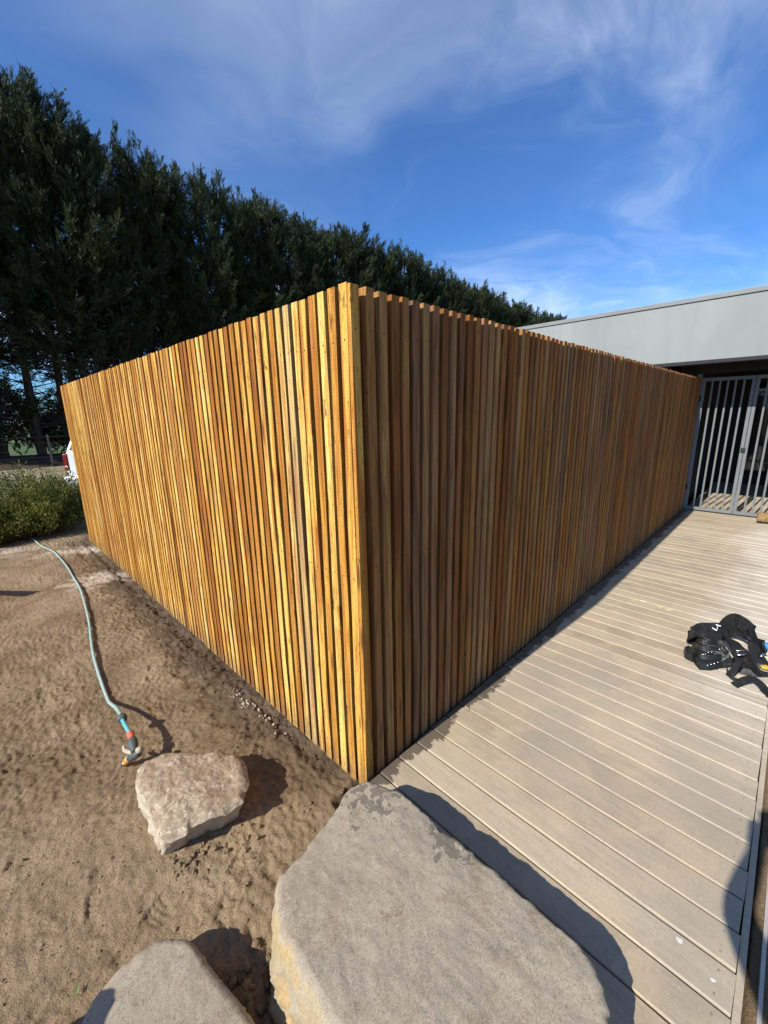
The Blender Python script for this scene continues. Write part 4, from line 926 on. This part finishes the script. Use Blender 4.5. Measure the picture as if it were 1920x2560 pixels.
for s in (-1, 1):
    for a, b in ((.45, 1.45), (1.62, 2.35), (2.44, 3.15)):
        cquad('side_window', [(a - .14, s * .838, 1.16), (b + (.22 if b > 3 else 0), s * .838, 1.16), (b - (.15 if b > 3 else 0), s * .752, 1.62), (a + .02, s * .752, 1.62)], M_glass, cab, .018 * -s)
    l = link('tail_light', box_me('tail_light', (-.016, s * .832 - .05, .68), (.10, s * .832 + .058, 1.04), M_tail, .02), car)
    cquad('reverse_lens', [(-.020, s * .832 - .03, .76), (-.020, s * .832 + .03, .76), (-.020, s * .832 + .03, .78), (-.020, s * .832 - .03, .78)], M_white, l, -.004)
    link('headlight', box_me('headlight', (4.93, s * .70 - .16, .82), (5.15, s * .70 + .16, .96), M_glass, .03), car)
    link('mirror', box_me('mirror', (3.35, s * .96 - .10, 1.12), (3.45, s * .96 + .10, 1.30), M_car, .03), car)
    for xw in (1.02, 4.12):
        wh = link('wheel', lathe_me('wheel', [(0, .20), (.08, .345), (.25, .37), (.75, .37), (.92, .345), (1, .20)], M_tyre, (xw, s * .66, .37), (xw, s * .905, .37), 24), car)
        link('rim', lathe_me('rim', [(0, .215), (.7, .205), (1, .06)], M_rim, (xw, s * .80, .37), (xw, s * .899, .37), 16), wh)
tg = link('tailgate', box_me('tailgate', (-.012, -.775, .60), (.05, .775, 1.045), M_car, .012), car)
link('handle', box_me('handle', (-.028, -.10, .90), (-.011, .10, .95), M_blk, .005), tg)
bp = link('rear_bumper', box_me('rear_bumper', (-.13, -.86, .40), (.06, .86, .56), M_car, .03), car)
link('number_plate', box_me('number_plate', (-.139, -.19, .43), (-.1305, .19, .53), M_white, .003), bp)
link('front_bumper', box_me('front_bumper', (5.02, -.87, .36), (5.24, .87, .60), M_blk, .05), car)

# post and wire fence at the foot of the windbreak
wf = tag(empty('wire_fence', (0, 19.6, -0.08)), 'old post and wire fence at the foot of the conifers', 'fence')
for x in range(-8, 60, 4):
    bm = bmesh.new(); bmesh.ops.create_cone(bm, cap_ends=True, segments=8, radius1=.045, radius2=.038, depth=1.35)
    link('post', from_bm('post', bm, M_twig), wf, (x + 1.2 + R.uniform(-.15, .15), R.uniform(-.04, .04), .52))
for z in (.35, .62, .90, 1.12): tube('wire', [(-8, -.047, z), (56, -.047, z)], .003, M_rail, wf, 4)

# plank propped over a stone, off to the left (its shadow reaches across the soil)
pk = tag(box('timber_plank', (-.62, -.05, -.018), (.70, .05, .018), M_slat, None, .003), 'loose timber plank propped on a small stone beyond the hose', 'plank')
a = Vector((-1.86, 5.42, -.075)); b = Vector((-1.425, 4.21, .40)); d = (b - a).normalized(); sd = d.cross(Vector((0, 0, 1))).normalized()
pk.matrix_world = Matrix(((d.x, sd.x, d.cross(sd).x * -1, (a.x + b.x) / 2 - d.x * .04), (d.y, sd.y, -d.cross(sd).y, (a.y + b.y) / 2 - d.y * .04), (d.z, sd.z, -d.cross(sd).z, (a.z + b.z) / 2 - d.z * .04 + .02), (0, 0, 0, 1)))
pk.color = (.6, .4, 0, 1)
tag(boulder('boulder', blob_outline(-1.60, 4.70, .12, .11, .165, 8), lambda x, y: (0.6 * (x + 1.6), .6 * (y - 4.7)), -0.16, M_granite, .03, .006, .012, 17, 90, .012, .004, .8), 'small pale stone holding up a loose plank', 'boulder')

# torn weed leaf on the soil
lf = []
for k, (dx, dy, l, w) in enumerate(((0, 0, .034, .006), (.010, .008, .022, .005), (-.006, .012, .018, .0045))):
    x0, y0 = -1.10 + dx, .150 + dy; z0 = gz(x0, y0) + .008; ang = 1.0 + .5 * k
    dv = Vector((math.cos(ang), math.sin(ang), .25)) * l; wv = Vector((-math.sin(ang), math.cos(ang), .1)) * w
    lf.append([Vector((x0, y0, z0)), Vector((x0, y0, z0)) + dv * .5 - wv, Vector((x0, y0, z0)) + dv, Vector((x0, y0, z0)) + dv * .5 + wv + Vector((0, 0, .003))])
M_weed = leafy('weed_leaf', (0.20, 0.26, 0.08), (0.30, 0.36, 0.14), 0.3, 30)
tag(link('weed_sprig', poly_me('weed_sprig', [p for q in lf for p in q], [(i * 4, i * 4 + 1, i * 4 + 2, i * 4 + 3) for i in range(3)], M_weed, False)), 'small torn green weed leaf on soil by the sunken boulder', 'leaf')

# ------------------------------------------------------------------ the photographer, standing behind the camera
FW = Vector((.700, .714, 0)).normalized(); RT = Vector((FW.y, -FW.x, 0)); PB = Vector((CAM.x, CAM.y, 0)) - FW * .40; PB.z = -0.092
VW = AX @ Vector((0, 0, -1)); CR = AX @ Vector((1, 0, 0)); CU = AX @ Vector((0, 1, 0))
def w(r, f, u): return PB + RT * r + FW * f + Vector((0, 0, u))
person = tag(empty('person', PB), 'person in dark work shirt and trousers holding up a phone to take a picture', 'person')
M_skin = plain('skin', (0.50, 0.32, 0.23), 0.55, 0, .06, 20); M_shirt = plain('navy_work_shirt', (0.03, 0.04, 0.07), 0.85, 0, .2, 12); M_trou = plain('work_trousers', (0.06, 0.055, 0.05), 0.9, 0, .2, 12); M_boot = plain('boot_leather', (0.12, 0.075, 0.04), 0.7); M_hair = plain('brown_hair', (0.05, 0.033, 0.022), 0.7, 0, .4, 60)
PHC = CAM - VW * .016 + CR * .018 - CU * .055
lh = PHC - CR * .055 - CU * .03 - VW * .03; rh = PHC + CR * .055 - CU * .03 - VW * .03
J = {}; E = []
def jn(n, p, r, par=None): J[n] = (len(J), p, r); (E.append((par, n)) if par else None)
jn('pelvis', w(0, 0, .98), .135)
jn('waist', w(0, .01, 1.13), .125, 'pelvis'); jn('chest', w(0, .0, 1.34), .145, 'waist'); jn('neck', w(0, .0, 1.50), .058, 'chest'); jn('skull', w(0, .03, 1.585), .07, 'neck'); jn('head', w(0, .045, 1.665), .092, 'skull'); jn('crown', w(0, .03, 1.735), .07, 'head')
for s, n, hnd in ((-1, 'l', lh), (1, 'r', rh)):
    jn(n + 'hip', w(s * .095, 0, .90), .10, 'pelvis'); jn(n + 'knee', w(s * .115, .02, .50), .066, n + 'hip'); jn(n + 'calf', w(s * .12, -.015, .34), .062, n + 'knee'); jn(n + 'ank', w(s * .125, -.02, .09), .045, n + 'calf'); jn(n + 'toe', w(s * .15, .16, .045), .042, n + 'ank')
    jn(n + 'sho', w(s * .19, -.005, 1.42), .068, 'chest'); el = w(s * .12, .30, 1.45); jn(n + 'elb', el, .047, n + 'sho'); jn(n + 'fore', el.lerp(hnd, .35), .045, n + 'elb'); jn(n + 'wri', el.lerp(hnd, .86), .028, n + 'fore'); jn(n + 'palm', hnd, .034, n + 'wri')
    for q in range(4):
        up = CU * (.012 + .021 * (q - 1)); a0 = hnd + up + VW * .012 - CR * s * -.006
        jn(n + 'f%d' % q, a0 + VW * .030 + CU * .004, .0095, n + 'palm'); jn(n + 'g%d' % q, PHC + CR * s * (.041) + up - VW * .022 - CU * .03, .008, n + 'f%d' % q); jn(n + 'h%d' % q, PHC + CR * s * (.022 - .003 * abs(q - 1)) + up - VW * .019 - CU * .028, .0072, n + 'g%d' % q)
    jn(n + 'th', hnd + CU * .045 - CR * s * .01, .011, n + 'palm'); jn(n + 'th2', PHC + CR * s * .030 + CU * .035 - VW * .022, .009, n + 'th')
me = bpy.data.meshes.new('body'); me.from_pydata([tuple(J[k][1] - PB) for k in J], [(J[a][0], J[b][0]) for a, b in E], [])
tmp = bpy.data.objects.new('tmp_body', me); COL.objects.link(tmp)
sk = tmp.modifiers.new('skin', 'SKIN'); sk.use_smooth_shade = True; sv_ = me.skin_vertices[0].data
for k in J: sv_[J[k][0]].radius = (J[k][2], J[k][2]); sv_[J[k][0]].use_root = (k == 'pelvis')
for k, rr in (('pelvis', (.155, .11)), ('waist', (.14, .10)), ('chest', (.165, .115))): sv_[J[k][0]].radius = rr
tmp.modifiers.new('sub', 'SUBSURF').render_levels = 2; tmp.modifiers['sub'].levels = 2
dg = bpy.context.evaluated_depsgraph_get(); dg.update(); bme = bpy.data.meshes.new_from_object(tmp.evaluated_get(dg)); bpy.data.objects.remove(tmp)
bme.name = 'body'; bme.materials.clear()
for m in (M_skin, M_shirt, M_trou, M_boot): bme.materials.append(m)
for p in bme.polygons:
    c = p.center; fr_ = c.x * FW.x + c.y * FW.y; rr_ = abs(c.x * RT.x + c.y * RT.y)
    p.use_smooth = True
    p.material_index = 3 if c.z < .13 else 2 if c.z < 1.0 and rr_ < .26 and fr_ < .15 else 0 if (c.z > 1.49 or fr_ > .17) else 1
bo = link('body', bme, person)
def lump(n, r_, f_, u_, rad, mat, par, sc=(1, 1, 1)):
    bm = bmesh.new(); bmesh.ops.create_icosphere(bm, subdivisions=3, radius=rad)
    for v in bm.verts: v.co = RT * v.co.x * sc[0] + FW * v.co.y * sc[1] + Vector((0, 0, v.co.z * sc[2])) + RT * r_ + FW * f_ + Vector((0, 0, u_))
    return link(n, from_bm(n, bm, mat, True), par)
lump('hair', 0, .022, 1.712, .098, M_hair, person, (.95, 1.0, .72))
for s in (-1, 1):
    lump('ear', s * .092, .03, 1.655, .022, M_skin, person, (.4, .8, 1.2)); lump('eye', s * .032, .128, 1.668, .012, M_white, person)
lump('nose', 0, .142, 1.64, .016, M_skin, person, (.8, 1.0, 1.4)); lump('mouth', 0, .128, 1.603, .018, M_red, person, (1.3, .5, .35))
ph = tag(link('smartphone', box_me('smartphone', (-.036, -.074, -.004), (.036, .074, .004), M_blk, .003)), 'dark smartphone held upright in both hands', 'phone')
ph.matrix_world = Matrix.Translation(PHC) @ AX.to_4x4()
